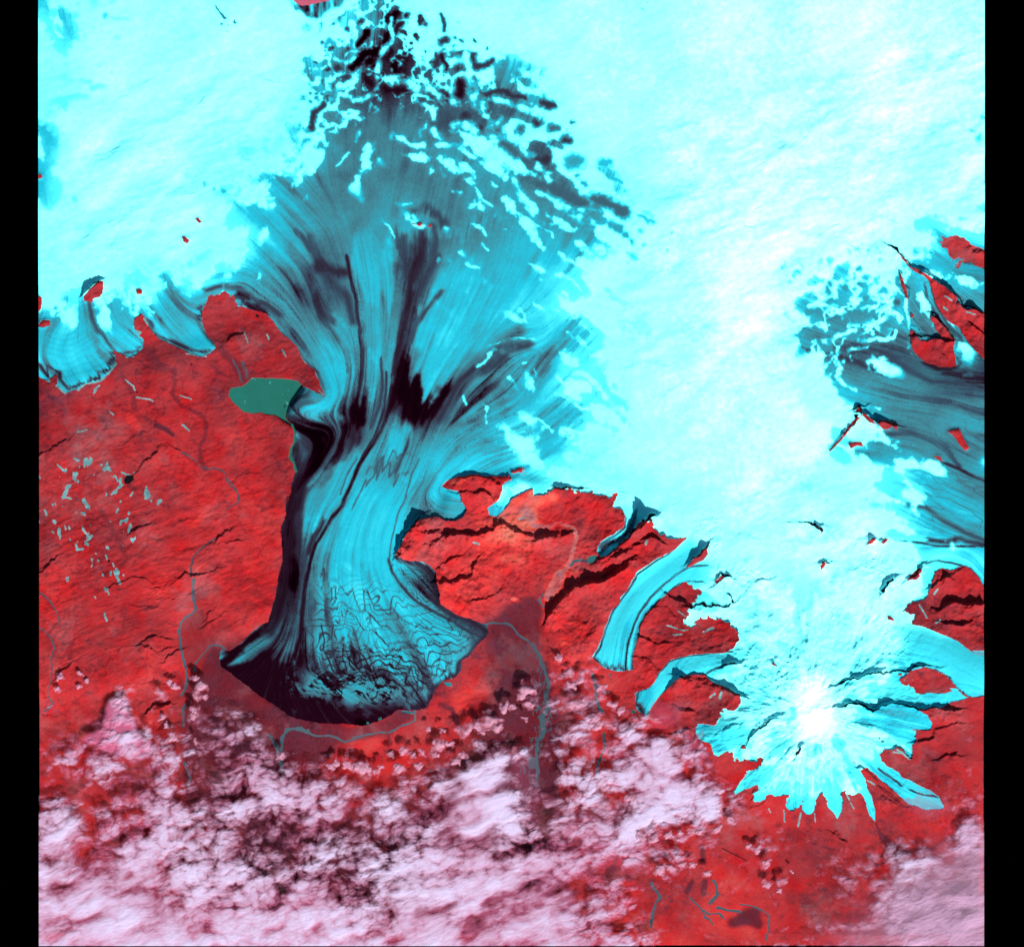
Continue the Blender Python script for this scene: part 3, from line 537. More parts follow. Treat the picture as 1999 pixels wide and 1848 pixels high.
# ------------------------------------------------------------------ snow cover
RV = [r.split('|')[1] for r in RIDGE if len(r.split('|')[1].split()) > 2]
RX, RY = field(RV, 1.6, 40)
rn = lic(fbm(30, 51, 2, .4), RX, RY, 12, 1.7)
fine = fbm(9, 52, 2, .6)
q1, q2 = 34 * fbm(130, 341, 5, .62), 34 * fbm(130, 342, 5, .62)
cov = SNOW[np.clip((Y + q1 - Y0) / SY, 0, NY - 1).astype(np.int32), np.clip((X + q2 - X0) / SX, 0, NX - 1).astype(np.int32)]
east = region("D1 120,60 900,20 1050,200 1050,700 600,900 150,700", 50)
small = fbm(17, 53, 3, .6)
iso = region('B0 250,0 1000,0 1300,300 1500,500 1200,800 700,750 350,950 200,900', 60)
net = fbm(31, 57, 3, .55); net = .80 - 1.15 * np.abs(net / net.std())
rn = rn * (1 - iso) + iso * net
rnn = (1 - east) * (rn * .80 + .25 * small) + east * (.80 - 1.15 * np.abs(fbm(27, 54, 3, .5) * 1.35))
rough = region("C2 1400,700 C2 1848,1100 D2 900,1200 D2 900,1400 D3 900,300 D3 500,800 C3 1300,800 C3 1450,300 C2 1300,1400", 90)
rnn = rnn * (1 - rough) + rough * (fbm(34, 55, 4, .6) * 1.1 + .25 * streak)
cov = cov - .16 * east * ss(.3, .6, cov) - .18 * rough * (1 - region('D2 280,1350 460,1250 560,1500 520,1848 D3 480,420 250,450', 40))
wm = region('A0 1250,1000 1500,800 1848,950 B0 150,700 350,500 300,900 200,1100 0,1250 A0 1500,1450 1700,1848 1100,1848 1000,1500 1250,1300 A1 900,300 500,300 300,100 300,500 1000,420 1400,350 1500,100', 45)
cov = cov - .22 * wm * ss(.45, .8, cov); rnn = rnn * (1 - wm) + wm * (.55 * (fbm(46, 345, 5, .65)) + .55 * (.7 - 1.1 * np.abs(fbm(60, 346, 4, .55) * 1.3)))
full = ss(.80, 1.0, cov + .05 * fbm(120, 56, 3, .6))
sn = ss(-.26, .26, (cov - .5) * 2.3 + rnn * .95 * (1 - full) + .24 * fine)
sn = sn * (1 - .75 * ss(.25, .9, -samp(sheet(321, 64, 4, .6), np.arctan2(Y - 2680, X - 3050) * TN / (2 * math.pi) * 3 + 10 * w1, np.hypot(X - 3050, Y - 2680) * .55 + 10 * w2)) * ss(110, 240, np.hypot(X - 3050, Y - 2680)) * ss(640, 450, np.hypot(X - 3050, Y - 2680)))
sn = sn * ss(.04, .10, cov + .03 * rnn)
rw1, rw2, rw3 = 8 * fbm(34, 58, 4, .62), 8 * fbm(34, 59, 4, .62), fbm(26, 60, 3, .6)
for s in POOL:
    a, b = s.split('|'); wd, tn = [float(q) for q in a.split()]
    m = stroke(pts(b), wd * .62, X + rw2, Y + rw1, .7)
    m = np.clip(m + .22 * fine * (m > .05) * (m < .95), 0, 1)
    sn = np.minimum(sn, 1 - m); tone += (tn - tone) * m
for s in RIDGE:
    a, b = s.split('|'); wd = float(a)
    m = stroke(pts(b), wd * .52, X + rw1, Y + rw2, .85); m = np.clip(m * (1.0 + .8 * rw3) + .30 * fine * (m > .05) * (m < .95), 0, 1)
    sn = np.maximum(sn, m)
for q in ["C2 640,215 820,225 740,330 520,560 400,520 440,440 620,330", "C2 1040,420 1240,430 1220,560 1240,690 1100,740 900,850 720,1330 380,1330 400,1200 500,950 700,640", "C2 1430,1180 1440,1280 1250,1340 980,1420 830,1660 700,1660 680,1450 900,1250 1100,1180",
          "C3 1100,300 1300,280 1440,260 1500,350 1450,440 1240,530 1120,420", "C3 1620,600 1640,700 1420,810 1370,780 1450,680 1540,600", "C3 1650,740 1780,720 1760,800 1540,870 1490,820", "D3 210,820 310,800 320,880 230,950 180,880", "D3 318,830 418,830 418,940 320,970", "D3 450,800 580,790 600,890 560,990",
          "D3 690,740 740,740 830,850 830,1010 770,950 740,800", "D3 740,540 860,580 1000,660 1300,800 1310,910 1150,910 900,760 780,640", "D3 1000,215 1090,190 1230,250 1220,350 1050,330", "D2 1100,1480 1330,1460 1460,1460 1460,1540 1280,1610 1100,1590", "D2 1200,590 1400,560 1420,620 1260,630 1220,700 1180,740 1130,720",
          "D2 940,1020 1050,990 1600,1180 1600,1530 1480,1530 1330,1380 1200,1290 950,1280", "B2 1690,60 1760,80 1640,230 1520,230"]:
    m = blur(poly(pts(q), X - .8 * FA * VX + 8 * w1, Y - .8 * FA * VY + 8 * w2, 60).astype(f32), 12); sn = sn * (1 - m); tone = tone + m * (np.clip(tone, 5.4 + .3 * streak, 6.3) - tone) * (tone > 5)
m = blur(poly(pts("B0 150,-10 560,-10 500,60 420,100 380,140 330,120 260,100 200,60"), UX2 + 10 * rn, UY2 + 10 * rn).astype(f32), 3); sn = sn * (1 - m)
sn = .72 * sn + .28 * blur(sn, 9)
tone = tone + 1.5 * blur(sn, 42) * ss(2.5, 4, tone) * ss(7, 6, tone)
snow_tone = 7.84 - .30 * (1 - full) + .16 * fbm(150, 305, 4, .6) + .35 * ss(1900, 3000, X) + .35 * region("D0 150,1500 900,1650 1500,1450 D1 900,100 400,300 100,700 C1 1400,900 C1 1300,400", 90)  # the noise paints the shading of soft swells into the snow tone
snow_tone = snow_tone + .5 * region("D2 350,1250 550,1600 480,1848 D3 300,400 D2 200,1500", 40) - .45 * region("C1 0,1550 500,1500 900,1650 1300,1848 C2 1400,300 600,200 C1 500,1700 0,1700", 60)
snow_tone = snow_tone - .35 * region("C2 1500,150 1848,600 D2 500,800 0,700", 60)
T = tone * (1 - sn) + (snow_tone + .12 * fine) * sn
T = np.clip(T, 0, 9)

PAL = np.array([(10, 0, 5), (34, 6, 22), (50, 48, 66), (58, 92, 110), (66, 132, 146), (52, 165, 184), (36, 200, 226), (92, 246, 252), (192, 252, 252), (240, 253, 253)], f32)
LPAL = np.array([(35, 6, 20), (72, 20, 36), (100, 32, 48), (122, 35, 47), (148, 40, 48), (172, 42, 48), (194, 46, 50), (216, 54, 54), (226, 92, 78), (172, 92, 100)], f32)
def lin(c): c = np.asarray(c, f32) / 255; return np.where(c <= .04045, c / 12.92, ((c + .055) / 1.055) ** 2.4).astype(f32)
def ramp(P, t):
    P = lin(P) / LUM; t = np.clip(t, 0, len(P) - 1.001); i = t.astype(int); f = (t - i)[..., None].astype(f32)
    return P[i] * (1 - f) + P[i + 1] * f
def ramp_lin(P, t):
    t = np.clip(t, 0, len(P) - 1.001); i = t.astype(int); f = (t - i)[..., None].astype(f32)
    return P[i] * (1 - f) + P[i + 1] * f
PL = lin(PAL) / LUM                     # snow itself is bright enough to burn out in green and blue
PL[7] = (lin(98) / LUM, .62, .64); PL[8] = (lin(174) / LUM, .90, .91); PL[9] = (.60, .96, .96)
COL = ramp_lin(PL, T)

# ------------------------------------------------------------------ colour of the ground
lt = np.where(Y < 950, 5.0, LAND) - .22 + .50 * fbm(120, 61, 6, .66) + .26 * fbm(14, 62, 2, .7) + .14 * white
gul = np.maximum(ss(.10, .0, np.abs(fbm(120, 311, 5, .6))), .7 * ss(.13, .0, np.abs(fbm(55, 312, 4, .6))))
lt = lt - 1.35 * gul * ss(-.6, .5, fbm(200, 313, 2)) + .6 * ss(.5, 1.3, fbm(160, 314, 5, .65))
lt = lt + .25 * vn(40, 63, .6) - .9 * ss(.55, 1.1, fbm(70, 64, 4, .65)) - 1.2 * ss(1.25, 1.7, np.abs(samp(sheet(12, 30, 4, .65), X * .55 + Y * .25, Y * 1.1 - X * .35)) * 1.6)
LSTR = [  # ground washed by rivers and lava: radius tone soft | line
 "30 3 .4|A1 1010,740 1060,820 1130,880", "14 3.2 .4|A1 1130,880 1180,890 1210,900 1220,1000 1200,1080 1260,1160 1380,1200 1430,1260 1410,1350 1380,1420 1390,1520 1430,1580", "16 3.4 .4|A1 840,940 880,1020 920,1080 940,1170", "24 6.6 .4|A1 900,1220 950,1290",
 "26 2.6 .6|A1 1560,780 1640,860 1690,950", "20 4.4 .6|A1 360,980 400,1060", "20 8 .6|B1 1300,1670 1400,1650", "34 8.6 .8|B2 1700,200 1760,180 1848,100", "50 8.4 .8|C2 0,140 120,110", "60 8.3 .8|B2 1640,230 1720,160 1800,260", "40 8 .9|B2 1560,400 1700,380", "30 8.8 .8|B2 1800,200 1848,260",
 "12 9 .4|C2 0,305 100,320 200,300 270,340 300,390 290,460 270,520 240,590 180,660", "34 9 .3|C2 180,660 150,720 110,800", "10 9 .4|B2 1848,830 1760,850 1690,830", "16 3.4 .4|A2 700,200 760,320 820,420 870,520", "13 5 .8|C2 60,700 30,760",
 "60 7 .9|B2 700,1790 600,1760", "40 7.2 .8|B3 1500,60 1330,130 1350,200", "40 7 .8|B3 560,540 760,460", "14 2.6 .5|B3 1200,170 1280,200 1310,270 1340,330", "12 3 .5|B3 850,400 860,450", "22 3 .7|B2 840,1700 920,1600", "30 3 .8|B2 1530,1000 1560,1180 1650,1290",
 "26 2 .4|D3 880,1090 930,1140 970,1210", "8 2.4 .5|D3 830,1000 860,1080", "10 2.4 .5|D3 780,1210 830,1290", "20 2.4 .6|C3 1180,1160 1180,1240", "34 1.8 .5|C3 1400,1680 1500,1660 1560,1690", "14 2 .5|C3 1110,1400 1070,1470", "18 2.2 .5|C3 1200,1400 1180,1480",
 "40 1.8 .6|C3 1480,1640 1540,1620", "14 1.6 .6|A1 1080,1290 1140,1320 1200,1360", "30 7 .8|A2 1330,300 1400,250 1440,200", "30 7 .9|A2 1400,600 1330,600", "24 7 .9|A2 310,760 350,790"]
for s in LSTR:
    a, b = s.split('|'); wd, tn, sf = [float(q) for q in a.split()]
    m = stroke(pts(b), wd * .6, X + 6 * w1, Y + 6 * w2, sf); lt += (tn + .15 * w1 - lt) * m * .9
plain = poly(pts("A2 1340,880 1400,890 1420,980 1405,1060 1440,1110 1480,1150 1420,1210 1370,1270 1340,1340 1300,1350 1280,1240 1235,1150 1225,1060 1260,980 1330,920"), UX, UY)
plain2 = poly(pts("C2 0,800 50,850 75,920 50,980 35,1150 80,1260 110,1290 130,1600 160,1800 200,2000 160,2300 -60,2300 B2 1660,1900 1600,1640 1590,1480 1640,1340 1590,1220 1540,1060 1560,980 1680,860"), UX, UY)
plain3 = poly(pts("A2 1480,1150 1540,1180 1520,1260 1620,1370 1848,1540 B2 100,1620 350,1690 600,1710 850,1660 930,1560 980,1590 1000,1640 900,1730 B3 850,390 640,415 470,440 430,560 130,650 0,640 A3 1848,500 1700,900 1500,1000 1280,900 1270,400 1320,0 A2 1400,1300"), UX, UY)
lt = np.where(plain, 4.2 + .4 * w1 * .5, lt)
br = np.maximum(lines(samp(sheet(331, 40, 3, .6), X * 1.3, Y * .45) * 2.2, .13), .6 * lines(samp(sheet(332, 60, 3, .6), X * .6 + Y * .3, Y * 1.1) * 2.0, .10))
lt = lt + blur(plain2.astype(f32), 6) * (2.3 + .3 * w2 + .2 * white - lt) * .9 + blur(plain3.astype(f32), 6) * (2.3 + .35 * w2 + .15 * white - lt) * .8
LCOL = ramp(LPAL, lt)
lt = lt - .75 * br * np.clip(blur((plain2 | plain3).astype(f32), 6), 0, 1)
LCOL = ramp(LPAL, lt)
hue = fbm(45, 66, 4, .6)[..., None]                                            # patches of denser growth: purer red
bare = ss(.3, 1.2, fbm(90, 315, 5, .65))[..., None] * .55
LCOL = LCOL * (1 - bare) + bare * (LCOL * .75 + lin((95, 66, 70)) / LUM)
LCOL = LCOL * (1 + hue * np.array([.07, -.42, -.38], f32))
COL = np.where(is_land[..., None], LCOL, COL)
COL = np.where(poly(pts('B0 180,-20 470,-20 430,5 350,30 290,45 230,40 190,15'), UX, UY)[..., None], lin((205, 100, 125)) / LUM, COL)

# (braid marks on the plains)
# snow patches on the western plateau
sp = region("A1 280,1480 450,1470 650,1480 900,1560 1000,1650 1130,1848 A2 950,400 900,500 780,800 620,700 500,450 300,330", 30) * 1.1
sp = np.maximum(sp, .5 * region("A2 600,600 800,700 780,900 650,850", 20))
spk = lic(fbm(10, 71, 2, .7), *field(["A1 400,1500 450,1600 430,1700 500,1848 A2 450,100 520,300 650,520", "A1 800,1650 700,1750", "A1 950,1700 800,1848", "A2 600,400 700,700"], 1.5, 40), 3, 1.2)
patch = (spk > 2.3 - .6 * sp) & (sp > .3) & is_land
for s in ["4|A1 650,1030 680,1000 640,1050", "4|A1 945,1090 1010,1100 1060,1112", "4|A1 860,970 910,1010 925,1040", "4|A1 760,1185 790,1200", "3|A1 1260,1085 1330,1110", "3|A1 530,1335 590,1325", "4|A1 1265,1290 1300,1320", "5|A1 850,1610 900,1625",
          "9|A2 470,40 440,120", "7|A2 590,430 630,400", "6|A2 520,480 560,480", "5|A2 310,200 320,240", "5|A2 460,680 465,705", "6|A2 670,555", "5|A2 740,920 750,975", "4|A2 600,380 590,410", "5|A1 400,1560 430,1600", "5|A1 510,1510 540,1530", "5|A1 480,1700 450,1780 490,1800", "5|A1 800,1640 810,1670",
          "3|A1 1700,620 1730,700", "5|D2 1240,760 1220,800", "4|D2 1130,880 1180,960", "5|D2 1270,970 1240,990", "4|D1 1290,400 1340,430", "5|D1 1300,480 1330,500", "4|D1 1450,510 1520,520", "4|B1 10,660 20,690", "4|B1 120,760 135,800", "7|B1 250,800 290,850", "4|B1 340,920 355,960", "3|B1 370,1050 410,1085",
          "8|A1 400,1010 460,1060", "8|A1 275,930 335,970", "6|A1 540,1040 600,990 690,965 740,925 800,850", "5|A1 880,805 935,800", "4|A1 1290,790 1430,800", "8|A1 920,620 960,640", "7|A1 1005,555 1030,590",
          "4|D3 620,790 640,830", "3|D3 650,850 680,900", "3|D3 400,930 405,980", "5|D3 300,930 280,1010", "4|D3 960,490 1050,550", "3|D3 940,500 1000,520", "3|D3 1000,470 1060,510", "5|D3 760,700 800,720", "3|C3 1630,880 1640,900", "3|C3 1730,900 1740,980", "3|C2 920,1000 1010,1030 1060,1030", "4|C2 960,1060 1020,1065", "4|C2 1000,900 1050,930", "5|C2 1200,1050 1250,1030", "5|C2 790,420 780,450",
          "5|B2 1790,250 1760,260", "5|B2 1440,440 1480,455", "6|C2 1230,1500 1260,1480", "6|C2 1300,1470 1290,1510"]:
    a, b = s.split('|'); patch |= (stroke(pts(b), float(a) * .7, X + 6 * w1, Y + 6 * w2, .3) > .5) & is_land
COL[patch] = lin((112, 168, 172)) / LUM * (1 + .25 * fbm(12, 306, 2)[patch][:, None])

# ------------------------------------------------------------------ water
LAB = np.zeros((NY, NX), np.int16)          # filled with object numbers
OBJ = []                                    # (name, part of, label, category, kind, group, material)
def new(name, label=None, cat=None, kind=None, group=None, mat='ground', parent=None):
    OBJ.append((name, parent, label, cat, kind, group, mat)); return len(OBJ) - 1
o_ground = new("ground", kind="structure"); o_hills = new("hills", kind="structure")
o_cap = new("ice_cap", kind="structure", mat='ice')
RIVERS = ["4|A2 1570,0 1610,40 1655,130 1640,170 1570,210", "4|A2 1500,395 1450,420 1390,460 1350,530 1320,620 1320,680", "9|A2 1340,700 1345,780 1355,850 1345,890", "6|A2 1345,890 1300,930 1250,980 1225,1040 1235,1130 1270,1210 1300,1310 1290,1390 1260,1480 1245,1500",
 "5|A2 1560,1175 1500,1160 1450,1160 1400,1220 1360,1270 1360,1320", "4|A2 270,1020 310,1050 350,1100 375,1165 345,1230 355,1330 360,1400 340,1470 350,1520 370,1550 360,1580 290,1605", "4|A2 270,765 300,800 360,850 380,900 400,950 395,1000",
 "7|A3 1290,180 1280,260 1270,320", "5|A3 1270,570 1300,630 1330,680 1310,740", "5|B2 1490,995 1560,985 1650,985 1700,1000 1740,1050 1800,1110 1848,1160", "9|C2 0,1150 40,1240 80,1320 90,1400", "15|C3 90,0 90,120 100,200 70,280 90,360 60,430", "10|C3 40,440 20,500 10,580 10,680 0,740",
 "9|C2 410,1340 430,1480 450,1560 470,1600", "7|C3 490,360 500,450 470,520 450,580 440,680", "9|B3 20,380 60,450 80,520 100,600 110,650", "7|B3 280,330 200,330 130,370 100,420 90,480", "5|B3 130,350 280,345 330,375 430,380 480,400 540,425 620,395 720,370 850,375 950,310 1020,270 1010,210",
 "5|C2 60,790 40,830 70,890", "4|C2 380,545 290,550 260,580", "9|C3 830,1420 880,1500 850,1560 830,1640 820,1720", "4|C3 1170,1560 1210,1640 1250,1700", "4|C3 1090,1500 1180,1580 1290,1630 1330,1680", "9|C3 1240,1400 1270,1480 1230,1540", "9|C3 1270,1570 1340,1610 1450,1630", "4|C3 1440,1570 1540,1580 1640,1630 1640,1720 1620,1800",
 "6|A1 1610,840 1660,990", "8|A1 1670,860 1700,960", "3|A1 1250,1470 1330,1520 1390,1590 1470,1590 1550,1610 1570,1690 1640,1760 1650,1830", "4|B3 1800,470 1820,560 1848,640", "22|B3 1820,620 1830,560", "9|C3 0,1160 20,1220"]
rv = np.zeros((NY, NX), f32)
for s in RIVERS:
    a, b = s.split('|'); stroke(pts(b), float(a) * .50 + 1.3, X + 9 * w2, Y + 9 * w1, .3, out=rv)
braid = poly(pts("C2 20,1200 60,1280 100,1300 130,1500 140,1750 C3 130,400 60,470 40,600 20,760 -30,760 -10,450 10,300 B3 1780,600 1848,400 C2 0,1500"), UX, UY) & (np.abs(samp(sheet(5, 12, 3), X * .9 + 2 * w1, Y * .35) ) < .16)
braid2 = poly(pts("B3 1760,640 1800,520 1848,470 C3 60,430 20,560 10,740 B3 1848,780"), UX, UY) & (np.abs(samp(sheet(5, 12, 3), X * .9 + 2 * w1, Y * .35)) < .3)
river = ((rv > .55 + .16 * w1 + .1 * rw3) | braid | braid2) & is_land
LAKES = [("lake", "B1 0,962 150,965 220,980 252,1018 205,1085 165,1135 138,1200 132,1240 172,1285 165,1290 100,1240 70,1218 0,1210 A1 1800,1195 1740,1195 1690,1190 1650,1150 1610,1110 1582,1075 1590,1040 1605,1020 1680,1010 1720,985 1745,955 1800,955", (30, 116, 103)),
 ("lake", "B1 160,1270 180,1280 200,1330 205,1400 175,1450 170,1490 195,1530 215,1600 200,1610 185,1540 150,1505 155,1450 185,1410 190,1340", (30, 112, 98)),
 ("lake", "C2 370,540 385,520 410,515 440,515 435,545 390,578 372,568", (38, 104, 104)),
 ("pond", "A1 868,1650 885,1625 925,1625 928,1655 905,1685 870,1690 862,1665", (2, 2, 8)), ("pond", "A1 942,1050 957,1048 955,1064 944,1062", (4, 4, 8)), ("pond", "A2 745,552 765,550 762,566 748,570", (4, 4, 8)), ("pond", "A1 1318,858 1330,862 1328,876 1318,872", (4, 4, 8)),
 ("pond", "A1 1765,520 1775,505 1795,515 1790,535", (6, 6, 12)), ("pond", "B2 1228,1405 1280,1405 1285,1430 1250,1430", (30, 130, 140)), ("pond", "B3 930,210 1015,215 1010,228 935,228", (30, 110, 118)), ("pond", "B3 770,270 790,262 792,275 772,282", (35, 120, 120)),
 ("pond", "B3 690,290 708,290 706,303 692,303", (35, 120, 120)), ("pond", "B3 1750,880 1790,820 1780,870 1740,940", (20, 60, 75)), ("pond", "C3 680,212 705,208 716,225 700,236 685,230", (35, 115, 118)), ("pond", "C2 525,1345 545,1340 535,1362", (30, 100, 105)),
 ("pond", "D1 1330,620 1350,640 1372,685 1355,680 1335,650", (48, 110, 95)), ("pond", "B1 118,1152 126,1146 132,1158 122,1164", (8, 12, 16)), ("pond", "A1 330,983 342,980 340,994 330,992", (15, 35, 40))]
o_river = new("river", kind="structure", mat='water')
lake_ids = [new(n, kind="structure", mat='water') for n, P, c in LAKES]

# ------------------------------------------------------------------ glaciers
GL = [("big", "outlet_glacier", "huge cyan outlet glacier spreading into a dark rimmed lobe above the red plain", "S 830,1180 960,1020 1060,780 1150,520 1300,340 1500,300 1700,330 1900,450 2150,640 2330,900 2330,1300 2250,1550 2050,1740 1880,1740 1900,1950 2000,2300 1900,2650 1500,2900 1000,2720 750,2500 1000,1500 820,1420 1000,1330"),
 ("w1", "glacier_lobe", "westernmost rounded cyan ice lobe at the left edge with scalloped arcs", "A1 200,610 360,600 400,480 580,430 640,600 700,700 800,760 800,1100 200,1100"),
 ("w2", "glacier_lobe", "small cyan ice lobe between the scalloped western lobe and a red knoll", "A1 640,440 720,420 900,480 925,560 930,620 990,690 1000,840 800,820 800,760 700,700 640,600"),
 ("w3", "glacier_lobe", "pointed cyan ice lobe west of the round red headland", "A1 940,460 1100,400 1400,420 1400,500 1500,760 1300,850 1040,660 1000,530"),
 ("m1", "valley_glacier", "short grey twin stranded valley glacier ending at a small teal lake", "C2 600,190 830,200 830,260 740,320 520,540 400,520 440,440 620,330"),
 ("m2", "valley_glacier", "long curved bright cyan valley glacier with a dark medial stripe", "C2 1070,390 1240,400 1230,560 1260,700 1100,740 900,850 720,1330 380,1330 400,1200 500,950 700,640"),
 ("m3", "valley_glacier", "curved cyan valley glacier with fine arcs and a narrow snout", "C2 1420,1170 1430,1280 1250,1340 980,1420 830,1660 700,1660 680,1450 900,1250 1100,1180"),
 ("v1", "valley_glacier", "stubby cyan glacier tongue whose end fades under pink cloud", "C3 1100,300 1300,280 1500,240 1560,350 1450,440 1240,530 1120,420"),
 ("v2", "valley_glacier", "blunt finger of cyan ice pointing southwest onto red slopes", "C3 1620,560 1640,690 1420,810 1370,780 1450,680 1560,570"),
 ("v3", "glacier_lobe", "ragged cyan ice lobe just east of the southwest pointing finger", "C3 1640,700 1800,680 1780,800 1540,870 1490,820"),
 ("v4", "glacier_lobe", "wide ragged tongue, leftmost of the three hanging below the white summit", "D3 210,750 310,740 320,880 230,950 180,880"),
 ("v5", "glacier_lobe", "narrow ragged tongue, middle one of three hanging below the white summit", "D3 318,740 418,740 418,930 320,960 310,870"),
 ("v6", "glacier_lobe", "pointed ragged tongue, rightmost of three hanging below the white summit", "D3 425,740 580,720 600,890 560,990 480,880"),
 ("v7", "valley_glacier", "thin curling cyan glacier reaching furthest down the red southern slope", "D3 660,700 740,700 830,850 830,1000 770,950 750,840 690,790"),
 ("v8", "valley_glacier", "paired cyan glacier stream running southeast into pink cloud", "D3 720,480 860,560 1000,660 1300,800 1310,910 1150,910 900,760 700,610"),
 ("v9", "glacier_lobe", "broad eastern ice lobe between two black cliff lines", "D3 820,215 1090,190 1230,250 1220,350 1000,350 850,300"),
 ("v10", "glacier_lobe", "snowy lobe with striped snow gullies at its foot, east of the summit", "D3 830,355 1050,350 1120,400 1080,480 900,470 860,420"),
 ("e1", "valley_glacier", "cyan valley glacier curling round the foot of the red oval hill", "D2 1050,1430 1110,1490 1330,1460 1460,1460 1460,1540 1280,1610 1100,1590 1000,1560"),
 ("e2", "outlet_glacier", "wide smooth cyan glacier flowing to the right edge under pale haze", "D2 880,980 1050,990 1600,1180 1600,1530 1480,1530 1330,1380 1200,1290 950,1320"),
 ("e3", "valley_glacier", "cyan icefall bending round the top of the eastern red massif", "D2 1150,580 1400,560 1420,620 1250,600 1200,740 1180,820 1040,870 1000,830 1130,690"),
 ("e4", "outlet_glacier", "bright cyan glacier arm below a thin red moraine on the right edge", "D2 930,420 1100,435 1600,465 1600,780 1480,600 1300,560 1100,590 950,650 850,560"),
 ("e5", "outlet_glacier", "dark streaked grey blue glacier arm between thin red moraines", "D1 700,1350 1000,1320 1300,1300 1600,1250 1600,1700 D2 1600,450 930,415 850,200 D1 1000,1600 850,1450"),
 ("e6", "outlet_glacier", "broad teal glacier arm sweeping east below the white rippled icefield", "D1 580,800 900,650 1060,740 1280,890 1400,870 1400,720 1600,860 1600,1240 1300,1300 1000,1290 820,1240 720,1200 620,1000"),
 ("e7", "valley_glacier", "narrow grey blue glacier squeezed between two long red ridges", "D1 960,150 1060,200 1200,300 1250,480 1400,640 1370,680 1290,590 1180,500 1060,500 1040,400"),
 ("e8", "outlet_glacier", "cyan glacier arm beyond the long red ridge in the upper right", "D1 1060,60 1250,60 1400,170 1600,220 1600,500 1450,480 1300,320 1100,190")]
def pieces(m, least):
    """connected pieces of a mask, largest first"""
    S = set(zip(*[q.tolist() for q in np.nonzero(m)])); out = []
    while S:
        st = [S.pop()]; comp = [st[0]]
        while st:
            j, i = st.pop()
            for n in ((j + 1, i), (j - 1, i), (j, i + 1), (j, i - 1)):
                if n in S: S.remove(n); st.append(n); comp.append(n)
        if len(comp) >= least: out.append(np.array(comp))
    return sorted(out, key=len, reverse=True)
gid = np.full((NY, NX), -1, np.int16); groot = {}; gpart = {}
for k, (key, nm, lb, P) in enumerate(GL):
    cat = {"outlet_glacier": "glacier", "valley_glacier": "glacier", "glacier_lobe": "glacier"}[nm]
    r = new(nm, lb, cat, mat='ice'); groot[k] = r
    gid[poly(pts(P), UX2, UY2) & ~is_land] = k
debr_l = blur((T < 2.2).astype(f32), 6) > .5
for k in groot:
    m = (gid == k) & debr_l & ~is_land
    m[-1] = False; m[:, -1] = False
    gpart[k] = [(new("moraine", mat='ice', parent=groot[k]), c) for c in pieces(m, 90)[:40]]

# ------------------------------------------------------------------ height
H = np.zeros((NY, NX), f32)
icev = (~is_land).astype(f32)
wide = blur(icev, 90)
H += .45 * wide + .25 * ss(1900, 700, Y) * blur(icev, 200)
vol = np.exp(-(((X - 3050) / 420) ** 2 + ((Y - 2680) / 420) ** 2)); H += .55 * vol
low = blur((plain | plain2 | plain3 | (np.isin(land_id, [0]) & (Y > 2700))).astype(f32), 70)
lh = region("A1 270,1000 1848,600 B1 400,1100 200,1300 180,1848 B2 100,500 0,950 A2 1500,1150 1420,980 1340,700 1200,1000 1250,1300 900,1450 270,1500", 40)
H += .28 * lh * (1 - .6 * low)
mt = region("B2 900,520 1050,270 1200,250 B1 1300,1650 B1 1700,1620 C1 500,1780 C2 600,200 800,260 1060,400 600,800 400,1200 150,1300 50,1000 B2 1700,830 1500,970 1200,850 1150,600", 24)
H += .22 * mt
# grain of the land: gullies
rg = 1 - np.abs(fbm(46, 81, 5, .55)); rg2 = fbm(110, 82, 5, .5)
ca, sa = math.cos(math.radians(-22)), math.sin(math.radians(-22))
S1 = sheet(9, 26, 4, .6)
U_, V_ = X * ca + Y * sa, -X * sa + Y * ca
bend = 60 * vn(420, 88)
lin_r = samp(S1, U_ * .42 + 8 * w1 + bend, V_ * 1.4 + 10 * w2 + bend)                          # west-south-west trending ribs
plains = np.clip(blur((plain | plain2 | plain3 | (lt < 3)).astype(f32), 14) + low * .9, 0, 1)
amp = (1 - .93 * plains)
H -= is_land * amp * .030 * blur(gul, 4) * (1 + .8 * mt)
H += is_land * amp * (.034 * rg2 + .012 * lin_r + .013 * rg + .006 * fbm(22, 89, 3, .6))
mtz = np.clip(mt + region("C2 700,800 C2 1450,950 C3 1450,300 C3 1200,480 C2 700,1450 C2 720,1200", 30) + region("D2 950,900 D2 1250,600 1600,700 1600,1200 1100,1000", 30) + region("D1 1000,100 1600,450 1600,850 1050,800", 20) + region("D3 850,450 1600,150 1600,600 1250,950 850,700", 50), 0, 1)
H += is_land * amp * mtz * .11 * (1 - np.abs(fbm(130, 87, 4, .5)))
er = 1 - np.abs(fbm(34, 83, 4, .6)) * 1.2
H += is_land * amp * mtz * .034 * er
H += is_land * region("A2 270,0 1500,0 1700,500 1500,1100 900,1400 270,1200", 100) * .014 * np.maximum(samp(S1, U_ * .5, V_ * 2.3), .1) * amp
